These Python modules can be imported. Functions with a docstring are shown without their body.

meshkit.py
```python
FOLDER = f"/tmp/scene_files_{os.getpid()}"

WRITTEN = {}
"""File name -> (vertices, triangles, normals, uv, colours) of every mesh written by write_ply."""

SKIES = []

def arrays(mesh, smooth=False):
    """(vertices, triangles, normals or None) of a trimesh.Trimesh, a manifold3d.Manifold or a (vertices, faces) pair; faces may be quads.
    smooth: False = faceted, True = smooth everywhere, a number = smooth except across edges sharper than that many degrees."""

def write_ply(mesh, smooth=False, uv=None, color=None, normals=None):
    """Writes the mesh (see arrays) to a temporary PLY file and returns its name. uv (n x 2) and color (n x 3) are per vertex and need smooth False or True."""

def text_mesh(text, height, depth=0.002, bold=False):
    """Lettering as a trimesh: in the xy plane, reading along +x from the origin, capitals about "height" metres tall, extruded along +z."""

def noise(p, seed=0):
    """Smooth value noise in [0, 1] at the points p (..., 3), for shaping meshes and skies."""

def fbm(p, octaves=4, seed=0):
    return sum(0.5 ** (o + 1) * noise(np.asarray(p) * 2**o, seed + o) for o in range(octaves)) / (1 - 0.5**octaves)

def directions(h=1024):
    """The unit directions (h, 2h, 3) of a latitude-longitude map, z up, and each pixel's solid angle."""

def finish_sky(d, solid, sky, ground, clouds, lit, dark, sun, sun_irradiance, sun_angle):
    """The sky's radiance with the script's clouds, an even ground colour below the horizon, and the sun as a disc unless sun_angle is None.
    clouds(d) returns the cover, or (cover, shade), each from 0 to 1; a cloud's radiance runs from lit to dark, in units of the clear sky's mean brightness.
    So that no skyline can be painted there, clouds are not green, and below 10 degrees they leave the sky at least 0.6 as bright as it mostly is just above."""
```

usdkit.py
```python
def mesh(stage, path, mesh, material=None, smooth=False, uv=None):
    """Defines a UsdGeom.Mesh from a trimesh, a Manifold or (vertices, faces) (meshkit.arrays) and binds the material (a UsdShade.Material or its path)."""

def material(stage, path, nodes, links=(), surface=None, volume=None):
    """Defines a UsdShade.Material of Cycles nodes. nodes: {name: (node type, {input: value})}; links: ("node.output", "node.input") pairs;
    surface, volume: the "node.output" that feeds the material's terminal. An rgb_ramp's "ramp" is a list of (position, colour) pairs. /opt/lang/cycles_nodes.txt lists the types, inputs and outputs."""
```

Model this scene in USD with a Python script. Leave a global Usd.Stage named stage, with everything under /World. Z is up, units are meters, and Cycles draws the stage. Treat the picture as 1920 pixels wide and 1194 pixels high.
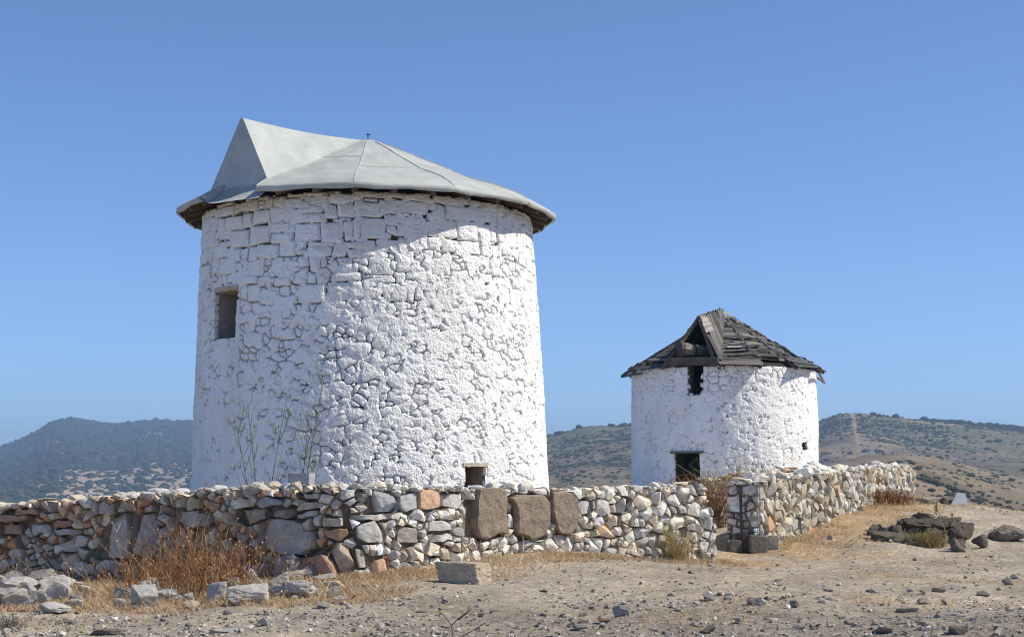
import math, numpy as np, trimesh, usdkit, meshkit
from pxr import Usd, UsdGeom, UsdLux, UsdShade, Gf, Sdf, Vt
from scipy.spatial import Voronoi, ConvexHull
from scipy.interpolate import RBFInterpolator, PchipInterpolator
import shapely
from shapely.geometry import Polygon, MultiPoint, box as sbox, LineString
from shapely.ops import unary_union

stage = Usd.Stage.CreateInMemory()
UsdGeom.SetStageUpAxis(stage, 'Z'); UsdGeom.SetStageMetersPerUnit(stage, 1.0)
UsdGeom.Xform.Define(stage, '/World'); UsdGeom.Scope.Define(stage, '/World/Looks')

# ------------------------------------------------------------------ camera
FPX, HOR, ZC = 3000.0, 900.0, 1.6            # focal length and horizon in pixels of the 1920 px photograph, eye height
cam = UsdGeom.Camera.Define(stage, '/World/camera')
cam.CreateHorizontalApertureAttr(36.0); cam.CreateVerticalApertureAttr(36.0 * 636 / 1024)
cam.CreateFocalLengthAttr(36.0 * FPX / 1920)
cam.CreateVerticalApertureOffsetAttr((HOR - 597.0) / 1920 * 36.0)
cam.CreateClippingRangeAttr(Gf.Vec2f(0.1, 60000))
cam.AddTranslateOp().Set(Gf.Vec3d(0, 0, ZC)); cam.AddRotateXOp().Set(90.0)
cam.CreateExposureAttr(0.3)

# ------------------------------------------------------------------ sky and sun
SUN_AZ, SUN_EL = math.radians(97.0), math.radians(47.0)     # azimuth = atan2(x, y)
SUN = np.array([math.sin(SUN_AZ) * math.cos(SUN_EL), math.cos(SUN_AZ) * math.cos(SUN_EL), math.sin(SUN_EL)])
sky_mat = usdkit.material(stage, '/World/Looks/sky_air', {
    'sky': ('sky_texture', {'sky_type': 'single_scattering', 'sun_disc': False, 'sun_elevation': SUN_EL, 'sun_rotation': SUN_AZ,
                            'altitude': 100.0, 'air_density': 0.6, 'aerosol_density': 0.26, 'ozone_density': 7.0}),
    'bg': ('background_shader', {'strength': 0.142})}, [('sky.color', 'bg.color')], surface='bg.background')
dome = UsdLux.DomeLight.Define(stage, '/World/sky')
UsdShade.MaterialBindingAPI.Apply(dome.GetPrim()).Bind(sky_mat)
dome.GetPrim().SetCustomDataByKey('kind', 'structure')
sun = UsdLux.DistantLight.Define(stage, '/World/sun')
sun.CreateIntensityAttr(1.25); sun.CreateAngleAttr(0.5); sun.CreateNormalizeAttr(True); sun.CreateColorAttr(Gf.Vec3f(1.0, 0.935, 0.83))
sun.AddRotateZOp().Set(-math.degrees(SUN_AZ) + 180.0); sun.AddRotateXOp().Set(90.0 - math.degrees(SUN_EL))
# rotateX(90-el) tips -z towards +y at that elevation below; rotateZ turns it so the light leaves from the sun's azimuth

# ------------------------------------------------------------------ helpers
_used = {}
def uniq(path):
    n = _used.get(path, 0); _used[path] = n + 1
    return path if n == 0 else f'{path}_{n:03d}'

def props(p, label=None, cat=None, group=None, kind=None):
    for k, v in (('label', label), ('category', cat), ('group', group), ('kind', kind)):
        if v: p.SetCustomDataByKey(k, v)
    return p

class T:                                                    # a thing: an Xform at its base
    def __init__(s, name, label=None, cat=None, loc=(0, 0, 0), group=None, kind=None):
        s.path = uniq('/World/' + name); s.loc = np.array(loc, float)
        x = UsdGeom.Xform.Define(stage, s.path); x.AddTranslateOp().Set(Gf.Vec3d(*map(float, loc)))
        props(x.GetPrim(), label, cat, group, kind)
        s.prim = x.GetPrim()
    def sub(s, name, label=None):                           # an Xform part with sub-parts
        o = object.__new__(T); o.path = uniq(s.path + '/' + name); o.loc = s.loc
        o.prim = UsdGeom.Xform.Define(stage, o.path).GetPrim(); props(o.prim, label)
        return o

def vf(m):
    if isinstance(m, trimesh.Trimesh): return np.array(m.vertices), np.array(m.faces)
    v, f = np.asarray(m[0], float), np.asarray(m[1], int)
    if f.shape[1] == 4: f = np.vstack([f[:, [0, 1, 2]], f[:, [0, 2, 3]]])
    return v, f

def put(parent, name, m, mat, smooth=False, tint=None, attrs=None, label=None, kind=None):
    v, f = vf(m)
    loc = parent.loc if isinstance(parent, T) else np.zeros(3)
    base = parent.path if isinstance(parent, T) else '/World'
    g = usdkit.mesh(stage, uniq(base + '/' + name), (v - loc, f), mat, smooth)
    g.CreateDoubleSidedAttr(True)
    api = UsdGeom.PrimvarsAPI(g)
    if tint is not None:
        c = np.broadcast_to(np.asarray(tint, np.float32), (len(v), 3))
        api.CreatePrimvar('tint', Sdf.ValueTypeNames.Color3fArray, 'vertex').Set(Vt.Vec3fArray.FromNumpy(np.ascontiguousarray(c, np.float32)))
    for k, a in (attrs or {}).items():
        a = np.asarray(a, np.float32)
        if a.ndim == 1: a = np.repeat(a[:, None], 3, 1)
        api.CreatePrimvar(k, Sdf.ValueTypeNames.Color3fArray, 'vertex').Set(Vt.Vec3fArray.FromNumpy(np.ascontiguousarray(a)))
    props(g.GetPrim(), label, None, None, kind)
    return g.GetPrim()

def one(name, m, mat, label, cat, group=None, kind=None, **k):   # a thing that is one mesh
    return props(put(None, name, m, mat, **k), label, cat, group, kind)

class Bag:                                                  # collects pieces into one mesh, with a tint each
    def __init__(s): s.v, s.f, s.t, s.n = [], [], [], 0
    def add(s, m, tint=(1, 1, 1)):
        v, f = vf(m); s.v.append(v); s.f.append(f + s.n); s.n += len(v)
        s.t.append(np.broadcast_to(np.asarray(tint, float), (len(v), 3)))
    def mesh(s): return np.vstack(s.v), np.vstack(s.f)
    def tints(s): return np.vstack(s.t)

def P(u, v, Y): return np.array([(u - 960) / FPX * Y, Y, ZC + (HOR - v) / FPX * Y])
def pix(p):
    p = np.asarray(p, float)
    return 960 + FPX * p[..., 0] / p[..., 1], HOR - FPX * (p[..., 2] - ZC) / p[..., 1]
fbm, noise = meshkit.fbm, meshkit.noise
def n2(x, y, s, seed=0): return fbm(np.stack([np.asarray(x) * s, np.asarray(y) * s, np.zeros_like(np.asarray(x, float))], -1), 4, seed) - 0.5
def sstep(a, b, x): t = np.clip((x - a) / (b - a), 0, 1); return t * t * (3 - 2 * t)

def tube(pts, rad, sides=4):
    p = np.asarray(pts, float); r = np.broadcast_to(np.asarray(rad, float), (len(p),))
    t = np.gradient(p, axis=0); t /= np.linalg.norm(t, axis=1, keepdims=True) + 1e-9
    a = np.cross(t, np.where(np.abs(t[:, 2:]) < 0.9, [0, 0, 1.0], [1.0, 0, 0])); a /= np.linalg.norm(a, axis=1, keepdims=True)
    b = np.cross(t, a); g = np.arange(sides) * 2 * math.pi / sides
    v = (p[:, None] + r[:, None, None] * (np.cos(g)[None, :, None] * a[:, None] + np.sin(g)[None, :, None] * b[:, None])).reshape(-1, 3)
    i, j = np.meshgrid(np.arange(len(p) - 1), np.arange(sides), indexing='ij')
    q = np.stack([i * sides + j, i * sides + (j + 1) % sides, (i + 1) * sides + (j + 1) % sides, (i + 1) * sides + j], -1).reshape(-1, 4)
    f = np.vstack([q[:, [0, 1, 2]], q[:, [0, 2, 3]]])
    n = len(p) * sides; v = np.vstack([v, p[0], p[-1]])
    k = np.arange(sides); e = (len(p) - 1) * sides
    f = np.vstack([f, np.stack([k * 0 + n, (k + 1) % sides, k], 1), np.stack([k * 0 + n + 1, e + k, e + (k + 1) % sides], 1)])
    return v, f

def bar(a, b, w, h, up=(0, 0, 1), rng=None, jit=0.0):       # a squared timber from a to b
    a, b = np.asarray(a, float), np.asarray(b, float); d = (b - a) / np.linalg.norm(b - a)
    x = np.cross(d, up); x /= np.linalg.norm(x); y = np.cross(x, d)
    v = np.array([e + sx * x * w / 2 + sy * y * h / 2 for e in (a, b) for sx, sy in ((-1, -1), (1, -1), (1, 1), (-1, 1))])
    if rng is not None: v += rng.normal(0, jit, v.shape)
    f = np.array([[0, 1, 5, 4], [1, 2, 6, 5], [2, 3, 7, 6], [3, 0, 4, 7], [3, 2, 1, 0], [4, 5, 6, 7]])
    return v, f

def split4(v, f):
    e = np.sort(np.vstack([f[:, [0, 1]], f[:, [1, 2]], f[:, [2, 0]]]), 1); u, inv = np.unique(e, axis=0, return_inverse=True); inv = inv.ravel() + len(v); n = len(f)
    a, b, c = inv[:n], inv[n:2 * n], inv[2 * n:]; w = np.vstack([v, v[u].mean(1)])
    return w, np.vstack([np.stack([f[:, 0], a, c], 1), np.stack([f[:, 1], b, a], 1), np.stack([f[:, 2], c, b], 1), np.stack([a, b, c], 1)])
ICO = {k: (np.array(m_.vertices), np.array(m_.faces)) for k, m_ in ((1, trimesh.creation.icosphere(1)), (2, trimesh.creation.icosphere(2)), (3, trimesh.creation.icosphere(3)), (4, trimesh.creation.icosphere(4)))}
def rock(rng, sx, sy, sz, pts=20, rough=0.06, boxy=0.5, sub=1):
    """An angular stone about sx, sy, sz across, standing on z = 0."""
    d = rng.normal(size=(pts, 3)); d /= np.linalg.norm(d, axis=1, keepdims=True)
    k = np.abs(d).max(1, keepdims=True); p = d / (k ** boxy) * (1 + rng.uniform(-.18, .1, (pts, 1)))
    if boxy >= 1: c8 = np.array([(x, y, z) for x in (-1, 1) for y in (-1, 1) for z in (-1, 1)], float); p = np.vstack([c8 * rng.uniform(.70, 1.0, (8, 3)), c8[rng.integers(0, 8, 5)] * rng.uniform(.62, 1.0, (5, 3))])
    h = ConvexHull(p); f = h.simplices.copy(); nr = np.cross(p[f[:, 1]] - p[f[:, 0]], p[f[:, 2]] - p[f[:, 0]])
    flip = (nr * h.equations[:, :3]).sum(1) < 0; f[flip] = f[flip][:, ::-1]
    if sub:                                                 # an even mesh laid over the hull's facets
        v, f = ICO[sub]; rr = h.equations[:, 3][None] / np.minimum(-1e-3, -(v @ h.equations[:, :3].T).clip(1e-3)) * 1.0
        v = v * np.abs(rr).min(1)[:, None]; o = rng.uniform(0, 99, 3)
        v = v * (1 + ((fbm(v * 2.2 + o, 2) - .5) * 1.6 * rough + (noise(v * 6 + o) - .5) * rough * .7 + (noise(v * 13 + o) - .5) * rough * .35)[:, None])
    else:
        us, inv = np.unique(f, return_inverse=True); v, f = p[us], inv.reshape(f.shape)
    lo, hi = v.min(0), v.max(0); v = (v - (lo + hi) / 2) / (hi - lo) * [sx, sy, sz]; v[:, 2] += sz / 2
    return v, f

def place(m, loc, rz=0.0, tilt=(0, 0)):
    v, f = m; c, s = math.cos(rz), math.sin(rz); v = v @ np.array([[c, s, 0], [-s, c, 0], [0, 0, 1.0]])
    v = v.copy(); v[:, 2] += v[:, 0] * tilt[0] + v[:, 1] * tilt[1]
    return v + np.asarray(loc), f

# ------------------------------------------------------------------ materials
def M(name, nodes, links, surface='p.BSDF', volume=None):
    return usdkit.material(stage, '/World/Looks/' + name, nodes, links, surface=surface, volume=volume)
GEO = ('geometry', {})

def mat_whitewash(name, k=1.0, bump=1.0, stain=0.5):
    return M(name, {
        'g': GEO, 'att': ('attribute', {'attribute': 'bare'}),
        'mz': ('mapping', {'scale': (1.0, 1.0, .35)}), 'n1': ('noise_texture', {'scale': 1.3 * k, 'detail': 7.0, 'roughness': 0.65}),
        'n2': ('noise_texture', {'scale': 4.0 * k, 'detail': 6.0, 'roughness': 0.65}),
        'r1': ('rgb_ramp', {'ramp': [(0.3, (.71, .69, .65)), (0.5, (.81, .80, .77)), (0.7, (.845, .84, .815))]}),
        'r2': ('rgb_ramp', {'ramp': [(0.52, (0, 0, 0)), (0.72, (stain, stain, stain))]}),
        'm1': ('mix_color', {'b': (.52, .43, .33)}),
        'hz': ('separate_xyz', {}), 'top': ('map_range', {'from_min': 5.5, 'from_max': 6.5, 'to_min': 0.12, 'to_max': 0.75}),
        'mm': ('math', {'math_type': 'multiply'}),
        'bare': ('rgb_ramp', {'ramp': [(0.0, (.055, .042, .032)), (0.55, (.11, .085, .06)), (1.0, (.24, .19, .14))]}),
        'm2': ('mix_color', {}),
        'v': ('voronoi_texture', {'scale': 26.0 * k, 'feature': 'f1'}),
        'nb': ('noise_texture', {'scale': 14.0 * k, 'detail': 7.0, 'roughness': 0.68}),
        'nc': ('noise_texture', {'scale': 8.0 * k, 'detail': 3.0, 'roughness': 0.6}),
        'ad': ('math', {'math_type': 'multiply_add', 'value2': 0.35}),
        'b1': ('bump', {'strength': 0.7 * bump, 'distance': 0.05 / k}),
        'b2': ('bump', {'strength': 0.6 * bump, 'distance': 0.06 / k}),
        'p': ('principled_bsdf', {'roughness': 0.95, 'specular_ior_level': 0.1})},
        [('g.position', 'mz.vector'), ('mz.vector', 'n1.vector'), ('g.position', 'n2.vector'), ('g.position', 'v.vector'), ('g.position', 'nb.vector'), ('g.position', 'nc.vector'),
         ('n1.fac', 'r1.fac'), ('n2.fac', 'r2.fac'), ('r1.color', 'm1.a'), ('g.position', 'hz.vector'), ('hz.z', 'top.value'),
         ('r2.color', 'mm.value1'), ('top.result', 'mm.value2'), ('mm.value', 'm1.fac'),
         ('n2.fac', 'bare.fac'), ('m1.result', 'm2.a'), ('bare.color', 'm2.b'), ('att.fac', 'm2.fac'), ('m2.result', 'p.base_color'),
         ('v.distance', 'ad.value1'), ('nb.fac', 'ad.value3'), ('ad.value', 'b1.height'), ('nc.fac', 'b2.height'), ('b1.normal', 'b2.normal'), ('b2.normal', 'p.normal')])
WHITE = mat_whitewash('whitewash')
WHITE2 = mat_whitewash('whitewash_far', 0.8, 0.8, 0.25)

def mat_stone(name, scale=9.0, bump=0.6, lo=.62, hi=1.25, speck=.35):
    return M(name, {
        'g': GEO, 'att': ('attribute', {'attribute': 'tint'}),
        'n': ('noise_texture', {'scale': scale, 'detail': 7.0, 'roughness': 0.7}),
        'r': ('rgb_ramp', {'ramp': [(0.25, (lo, lo, lo)), (0.5, (.95, .95, .95)), (0.75, (hi, hi, hi))]}),
        'mx': ('mix_color', {'blend_type': 'multiply', 'fac': 1.0, 'use_clamp': False}),
        'l': ('noise_texture', {'scale': scale * 3.3, 'detail': 4.0, 'roughness': 0.6}),
        'lr': ('rgb_ramp', {'ramp': [(0.58, (0, 0, 0)), (0.70, (speck, speck, speck))]}),
        'm2': ('mix_color', {'b': (.10, .085, .07)}),
        'nb': ('noise_texture', {'scale': scale * 1.6, 'detail': 8.0, 'roughness': 0.72}),
        'b': ('bump', {'strength': bump, 'distance': 0.05}),
        'p': ('principled_bsdf', {'roughness': 0.92, 'specular_ior_level': 0.15})},
        [('g.position', 'n.vector'), ('g.position', 'l.vector'), ('g.position', 'nb.vector'), ('n.fac', 'r.fac'), ('att.color', 'mx.a'), ('r.color', 'mx.b'),
         ('l.fac', 'lr.fac'), ('lr.color', 'm2.fac'), ('mx.result', 'm2.a'), ('m2.result', 'p.base_color'), ('nb.fac', 'b.height'), ('b.normal', 'p.normal')])
STONE = mat_stone('stone')
LAVA = mat_stone('lava_stone', 7.0, 1.0, .6, 1.3, .55)
EARTH = M('wall_earth', {'g': GEO, 'n': ('noise_texture', {'scale': 7.0, 'detail': 6.0, 'roughness': .7}),
        'r': ('rgb_ramp', {'ramp': [(0.3, (.10, .08, .06)), (0.5, (.22, .185, .14)), (0.7, (.36, .31, .25))]}),
        'b': ('bump', {'strength': 1.0, 'distance': .06}), 'p': ('principled_bsdf', {'roughness': .95, 'specular_ior_level': .1})},
        [('g.position', 'n.vector'), ('n.fac', 'r.fac'), ('r.color', 'p.base_color'), ('n.fac', 'b.height'), ('b.normal', 'p.normal')])
TINTED = M('plain_tinted', {'att': ('attribute', {'attribute': 'tint'}), 'p': ('principled_bsdf', {'roughness': .85, 'specular_ior_level': .2})}, [('att.color', 'p.base_color')])
STRAW = M('straw', {'att': ('attribute', {'attribute': 'tint'}), 'd': ('diffuse_bsdf', {}), 't': ('translucent_bsdf', {}), 'mx': ('mix_closure', {'fac': .3})},
        [('att.color', 'd.color'), ('att.color', 't.color'), ('d.BSDF', 'mx.closure1'), ('t.BSDF', 'mx.closure2')], surface='mx.closure')
WOOD = M('weathered_wood', {'att': ('attribute', {'attribute': 'tint'}), 'gr': ('attribute', {'attribute': 'grain'}),
        'n': ('noise_texture', {'scale': 1.0, 'detail': 5.0, 'roughness': .65}),
        'r': ('rgb_ramp', {'ramp': [(0.3, (.35, .35, .35)), (0.5, (.9, .9, .9)), (0.72, (1.3, 1.3, 1.3))]}),
        'mx': ('mix_color', {'blend_type': 'multiply', 'fac': 1.0, 'use_clamp': False}),
        'b': ('bump', {'strength': .6, 'distance': .02}), 'p': ('principled_bsdf', {'roughness': .85, 'specular_ior_level': .2})},
        [('gr.vector', 'n.vector'), ('n.fac', 'r.fac'), ('att.color', 'mx.a'), ('r.color', 'mx.b'), ('mx.result', 'p.base_color'), ('n.fac', 'b.height'), ('b.normal', 'p.normal')])
SHEET = M('roof_sheet', {'g': GEO, 'n': ('noise_texture', {'scale': 1.6, 'detail': 6.0, 'roughness': .6}), 'n2': ('noise_texture', {'scale': 11.0, 'detail': 5.0, 'roughness': .6}), 'mp': ('mapping', {'scale': (2.2, 2.2, 13.0)}), 'nz': ('noise_texture', {'scale': 1.0, 'detail': 5.0, 'roughness': .62, 'distortion': .6}),
        'r': ('rgb_ramp', {'ramp': [(0.3, (.30, .315, .30)), (0.5, (.365, .38, .355)), (0.7, (.42, .43, .40))]}), 'sr': ('rgb_ramp', {'ramp': [(.60, (0, 0, 0)), (.74, (.45, .45, .45))]}), 'mx': ('mix_color', {'b': (.235, .225, .20)}),
        'b': ('bump', {'strength': .5, 'distance': .05}), 'b2': ('bump', {'strength': .35, 'distance': .03}), 'p': ('principled_bsdf', {'roughness': .7, 'specular_ior_level': .25})},
        [('g.position', 'n.vector'), ('g.position', 'n2.vector'), ('g.position', 'mp.vector'), ('mp.vector', 'nz.vector'), ('n.fac', 'r.fac'), ('nz.fac', 'sr.fac'), ('r.color', 'mx.a'), ('sr.color', 'mx.fac'), ('mx.result', 'p.base_color'), ('n.fac', 'b.height'), ('nz.fac', 'b2.height'), ('b.normal', 'b2.normal'), ('b2.normal', 'p.normal')])
IRON = M('rusty_iron', {'g': GEO, 'n': ('noise_texture', {'scale': 30.0, 'detail': 4.0}), 'r': ('rgb_ramp', {'ramp': [(.35, (.03, .027, .025)), (.7, (.09, .06, .045))]}),
        'p': ('principled_bsdf', {'roughness': .7, 'metallic': .3})}, [('g.position', 'n.vector'), ('n.fac', 'r.fac'), ('r.color', 'p.base_color')])
PLASTIC = M('clear_plastic', {'att': ('attribute', {'attribute': 'tint'}), 'p': ('principled_bsdf', {'roughness': .12, 'transmission_weight': .75, 'ior': 1.3})}, [('att.color', 'p.base_color')])
GROUND = M('bare_dirt', {'g': GEO, 'att': ('attribute', {'attribute': 'tint'}),
        'n': ('noise_texture', {'scale': .9, 'detail': 7.0, 'roughness': .65}),
        'r': ('rgb_ramp', {'ramp': [(.28, (.66, .64, .63)), (.5, (.95, .95, .95)), (.72, (1.22, 1.2, 1.17))]}),
        'mx': ('mix_color', {'blend_type': 'multiply', 'fac': 1.0, 'use_clamp': False}),
        'v': ('voronoi_texture', {'scale': 17.0}), 'vs': ('separate_color', {}),
        'vr': ('rgb_ramp', {'ramp': [(0.0, (.55, .55, .57)), (.22, (.8, .79, .78)), (.5, (1, 1, 1)), (.9, (1.0, .98, .95)), (.97, (1.5, 1.5, 1.5))]}),
        'm2': ('mix_color', {'blend_type': 'multiply', 'fac': .75, 'use_clamp': False}),
        'n3': ('noise_texture', {'scale': 7.0, 'detail': 8.0, 'roughness': .75}),
        'b': ('bump', {'strength': .9, 'distance': .07}), 'bv': ('bump', {'strength': .5, 'distance': .02, 'invert': True}),
        'p': ('principled_bsdf', {'roughness': .97, 'specular_ior_level': .1})},
        [('g.position', 'n.vector'), ('g.position', 'v.vector'), ('g.position', 'n3.vector'), ('n.fac', 'r.fac'), ('att.color', 'mx.a'), ('r.color', 'mx.b'),
         ('v.color', 'vs.color'), ('vs.r', 'vr.fac'), ('mx.result', 'm2.a'), ('vr.color', 'm2.b'), ('m2.result', 'p.base_color'),
         ('n3.fac', 'b.height'), ('v.distance', 'bv.height'), ('b.normal', 'bv.normal'), ('bv.normal', 'p.normal')])
HILL = M('hillside', {'g': GEO, 'att': ('attribute', {'attribute': 'tint'}),
        'n': ('noise_texture', {'scale': .02, 'detail': 8.0, 'roughness': .7}),
        'r': ('rgb_ramp', {'ramp': [(.3, (.5, .5, .5)), (.5, (.95, .95, .95)), (.7, (1.3, 1.27, 1.22))]}),
        'mx': ('mix_color', {'blend_type': 'multiply', 'fac': 1.0, 'use_clamp': False}), 'd': ('diffuse_bsdf', {})},
        [('g.position', 'n.vector'), ('n.fac', 'r.fac'), ('att.color', 'mx.a'), ('r.color', 'mx.b'), ('mx.result', 'd.color')], surface='d.BSDF')
LEAF = M('shrub_leaves', {'oi': ('object_info', {}), 'r': ('rgb_ramp', {'ramp': [(0, (.034, .045, .023)), (.5, (.05, .058, .03)), (1, (.078, .078, .044))]}), 'd': ('diffuse_bsdf', {})},
        [('oi.random', 'r.fac'), ('r.color', 'd.color')], surface='d.BSDF')
PEBBLE = M('pebbles', {'oi': ('object_info', {}), 'r': ('rgb_ramp', {'ramp': [(0, (.12, .11, .10)), (.3, (.22, .20, .175)), (.8, (.36, .32, .275)), (.95, (.50, .47, .42)), (1, (.58, .55, .5))]}),
        'p': ('principled_bsdf', {'roughness': .95, 'specular_ior_level': .1})}, [('oi.random', 'r.fac'), ('r.color', 'p.base_color')])
WHITEPAINT = M('white_paint', {'p': ('principled_bsdf', {'base_color': (.75, .75, .73), 'roughness': .6})}, [])

# ------------------------------------------------------------------ ground
CTRL = [P(u, v, Y) for u, v, Y in [
    (0, 1194, 17), (480, 1194, 17), (960, 1194, 17), (1440, 1194, 17), (1920, 1194, 17),
    (0, 1100, 24.5), (60, 1094, 26), (330, 1088, 24.2), (500, 1088, 22.6), (650, 1082, 22.3), (840, 1052, 23.8), (1000, 1034, 25), (1160, 1044, 26), (1320, 1056, 27),
    (1350, 1042, 28), (1410, 1032, 28.8), (1345, 990, 33.5), (1480, 1004, 30.3), (1560, 972, 33), (1650, 940, 38), (1705, 932, 42.5), (1920, 1100, 22), (1920, 1020, 30.5), (1700, 1012, 30.5),
    (1880, 955, 40.5), (1780, 947, 43.5), (1920, 962, 39), (1100, 1100, 20.8), (700, 1130, 19.6)]]
CTRL += [np.array(p, float) for p in [(0, 0, 0), (-8, 0, 0), (8, 0, 0), (0, 9, -.05), (-8, 9, -.05), (8, 9, -.05), (-2.8, 31, .45), (-9, 34, .25), (7.5, 57, 1.15), (0, 50, .9), (-8, 50, .5), (5, 44, .9), (8, 50, 1.1), (11, 60, .9), (-12, 24, -.15), (14, 18, .1), (15, 30, .35)]]
CTRL = np.array(CTRL)
_rbf = RBFInterpolator(CTRL[:, :2], CTRL[:, 2], kernel='thin_plate_spline', smoothing=0.3)
PLATEAU = Polygon([(-16, -14), (18, -14), (19, 20), (15.0, 36), (12.6, 42.5), (12.2, 50), (12.5, 62), (6, 67), (-8, 64), (-15, 50), (-16, 30)]).buffer(1.0)
def ground_z(x, y, detail=True):
    x, y = np.asarray(x, float), np.asarray(y, float)
    sh = x.shape; x, y = x.ravel(), y.ravel()
    xc, yc = np.clip(x, -18, 20), np.clip(y, -14, 68)
    z = _rbf(np.stack([xc, yc], 1))
    d = shapely.distance(shapely.points(x, y), PLATEAU)
    z = z - 0.42 * d * d / (d + 5.0)
    if detail:
        z = z + n2(x, y, .9, 3) * .16 * sstep(0, 12, y) + n2(x, y, 3.1, 5) * .06 + n2(x, y, 8.0, 6) * .035 * sstep(23, 18, y)
        z = z + n2(x, y, .07, 9) * 6 * sstep(6, 60, d)
    return z.reshape(sh)
def hit(u, v, y0=12.0, y1=70.0):                            # where the line of sight through a pixel meets the ground
    Y = np.linspace(y0, y1, 800); p = np.stack([(u - 960) / FPX * Y, Y, ZC + (HOR - v) / FPX * Y], 1)
    below = p[:, 2] < ground_z(p[:, 0], p[:, 1])
    return p[np.argmax(below)] if below.any() else p[-1]

def lines(a, b, step, lo, hi, grow=1.13):
    mid = np.arange(a, b + 1e-6, step); out = [mid]
    x, s, l = a, step, []
    while x > lo: s *= grow; x -= s; l.append(x)
    out.insert(0, np.array(l[::-1])); x, s, r = mid[-1], step, []
    while x < hi: s *= grow; x += s; r.append(x)
    return np.concatenate(out + [np.array(r)])
gx, gy = lines(-10, 14, .09, -150, 150), lines(14.5, 46, .10, -140, 190)
GX, GY = np.meshgrid(gx, gy); GZ = ground_z(GX, GY)
idx = np.arange(GX.size).reshape(GX.shape)
gf = np.stack([idx[:-1, :-1], idx[:-1, 1:], idx[1:, 1:], idx[1:, :-1]], -1).reshape(-1, 4)

# wall paths in plan: front face lines, from the photograph's base line
def path_of(uY):
    p = np.array([((u - 960) / FPX * Y, Y) for u, Y in uY]); t = np.r_[0, np.cumsum(np.linalg.norm(np.diff(p, axis=0), axis=1))]
    f = PchipInterpolator(t, p); tt = np.linspace(0, t[-1], 900); q = f(tt)
    return q, np.r_[0, np.cumsum(np.linalg.norm(np.diff(q, axis=0), axis=1))]
class WallPath:
    def __init__(s, uY, topv):
        s.q, s.s = path_of(uY); s.L = s.s[-1]
        t = np.gradient(s.q, axis=0); t /= np.linalg.norm(t, axis=1, keepdims=True)
        k = np.ones(41) / 41; pad = lambda a: np.convolve(np.pad(a, 20, mode='edge'), k, 'valid')
        t = np.stack([pad(t[:, 0]), pad(t[:, 1])], 1); t /= np.linalg.norm(t, axis=1, keepdims=True)
        s.n = np.stack([t[:, 1], -t[:, 0]], 1)
        s.u = 960 + FPX * s.q[:, 0] / s.q[:, 1]
        s.zb = ground_z(s.q[:, 0], s.q[:, 1], False)
        vt = PchipInterpolator([a for a, b in topv], [b for a, b in topv])(np.clip(s.u, topv[0][0], topv[-1][0]))
        s.zt = ZC + (HOR - vt) / FPX * s.q[:, 1]
    def at(s, a, z, h):
        x = np.interp(a, s.s, s.q[:, 0]) + np.interp(a, s.s, s.n[:, 0]) * h
        y = np.interp(a, s.s, s.q[:, 1]) + np.interp(a, s.s, s.n[:, 1]) * h
        return np.stack([x, y, z], -1)
    def sz(s, u, v):                                        # pixel on the wall's face -> (distance along, height)
        a = np.interp(u, s.u, s.s); Y = np.interp(a, s.s, s.q[:, 1]); return a, ZC + (HOR - v) / FPX * Y
    def bot(s, a): return np.interp(a, s.s, s.zb)
    def top(s, a): return np.interp(a, s.s, s.zt)
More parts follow.
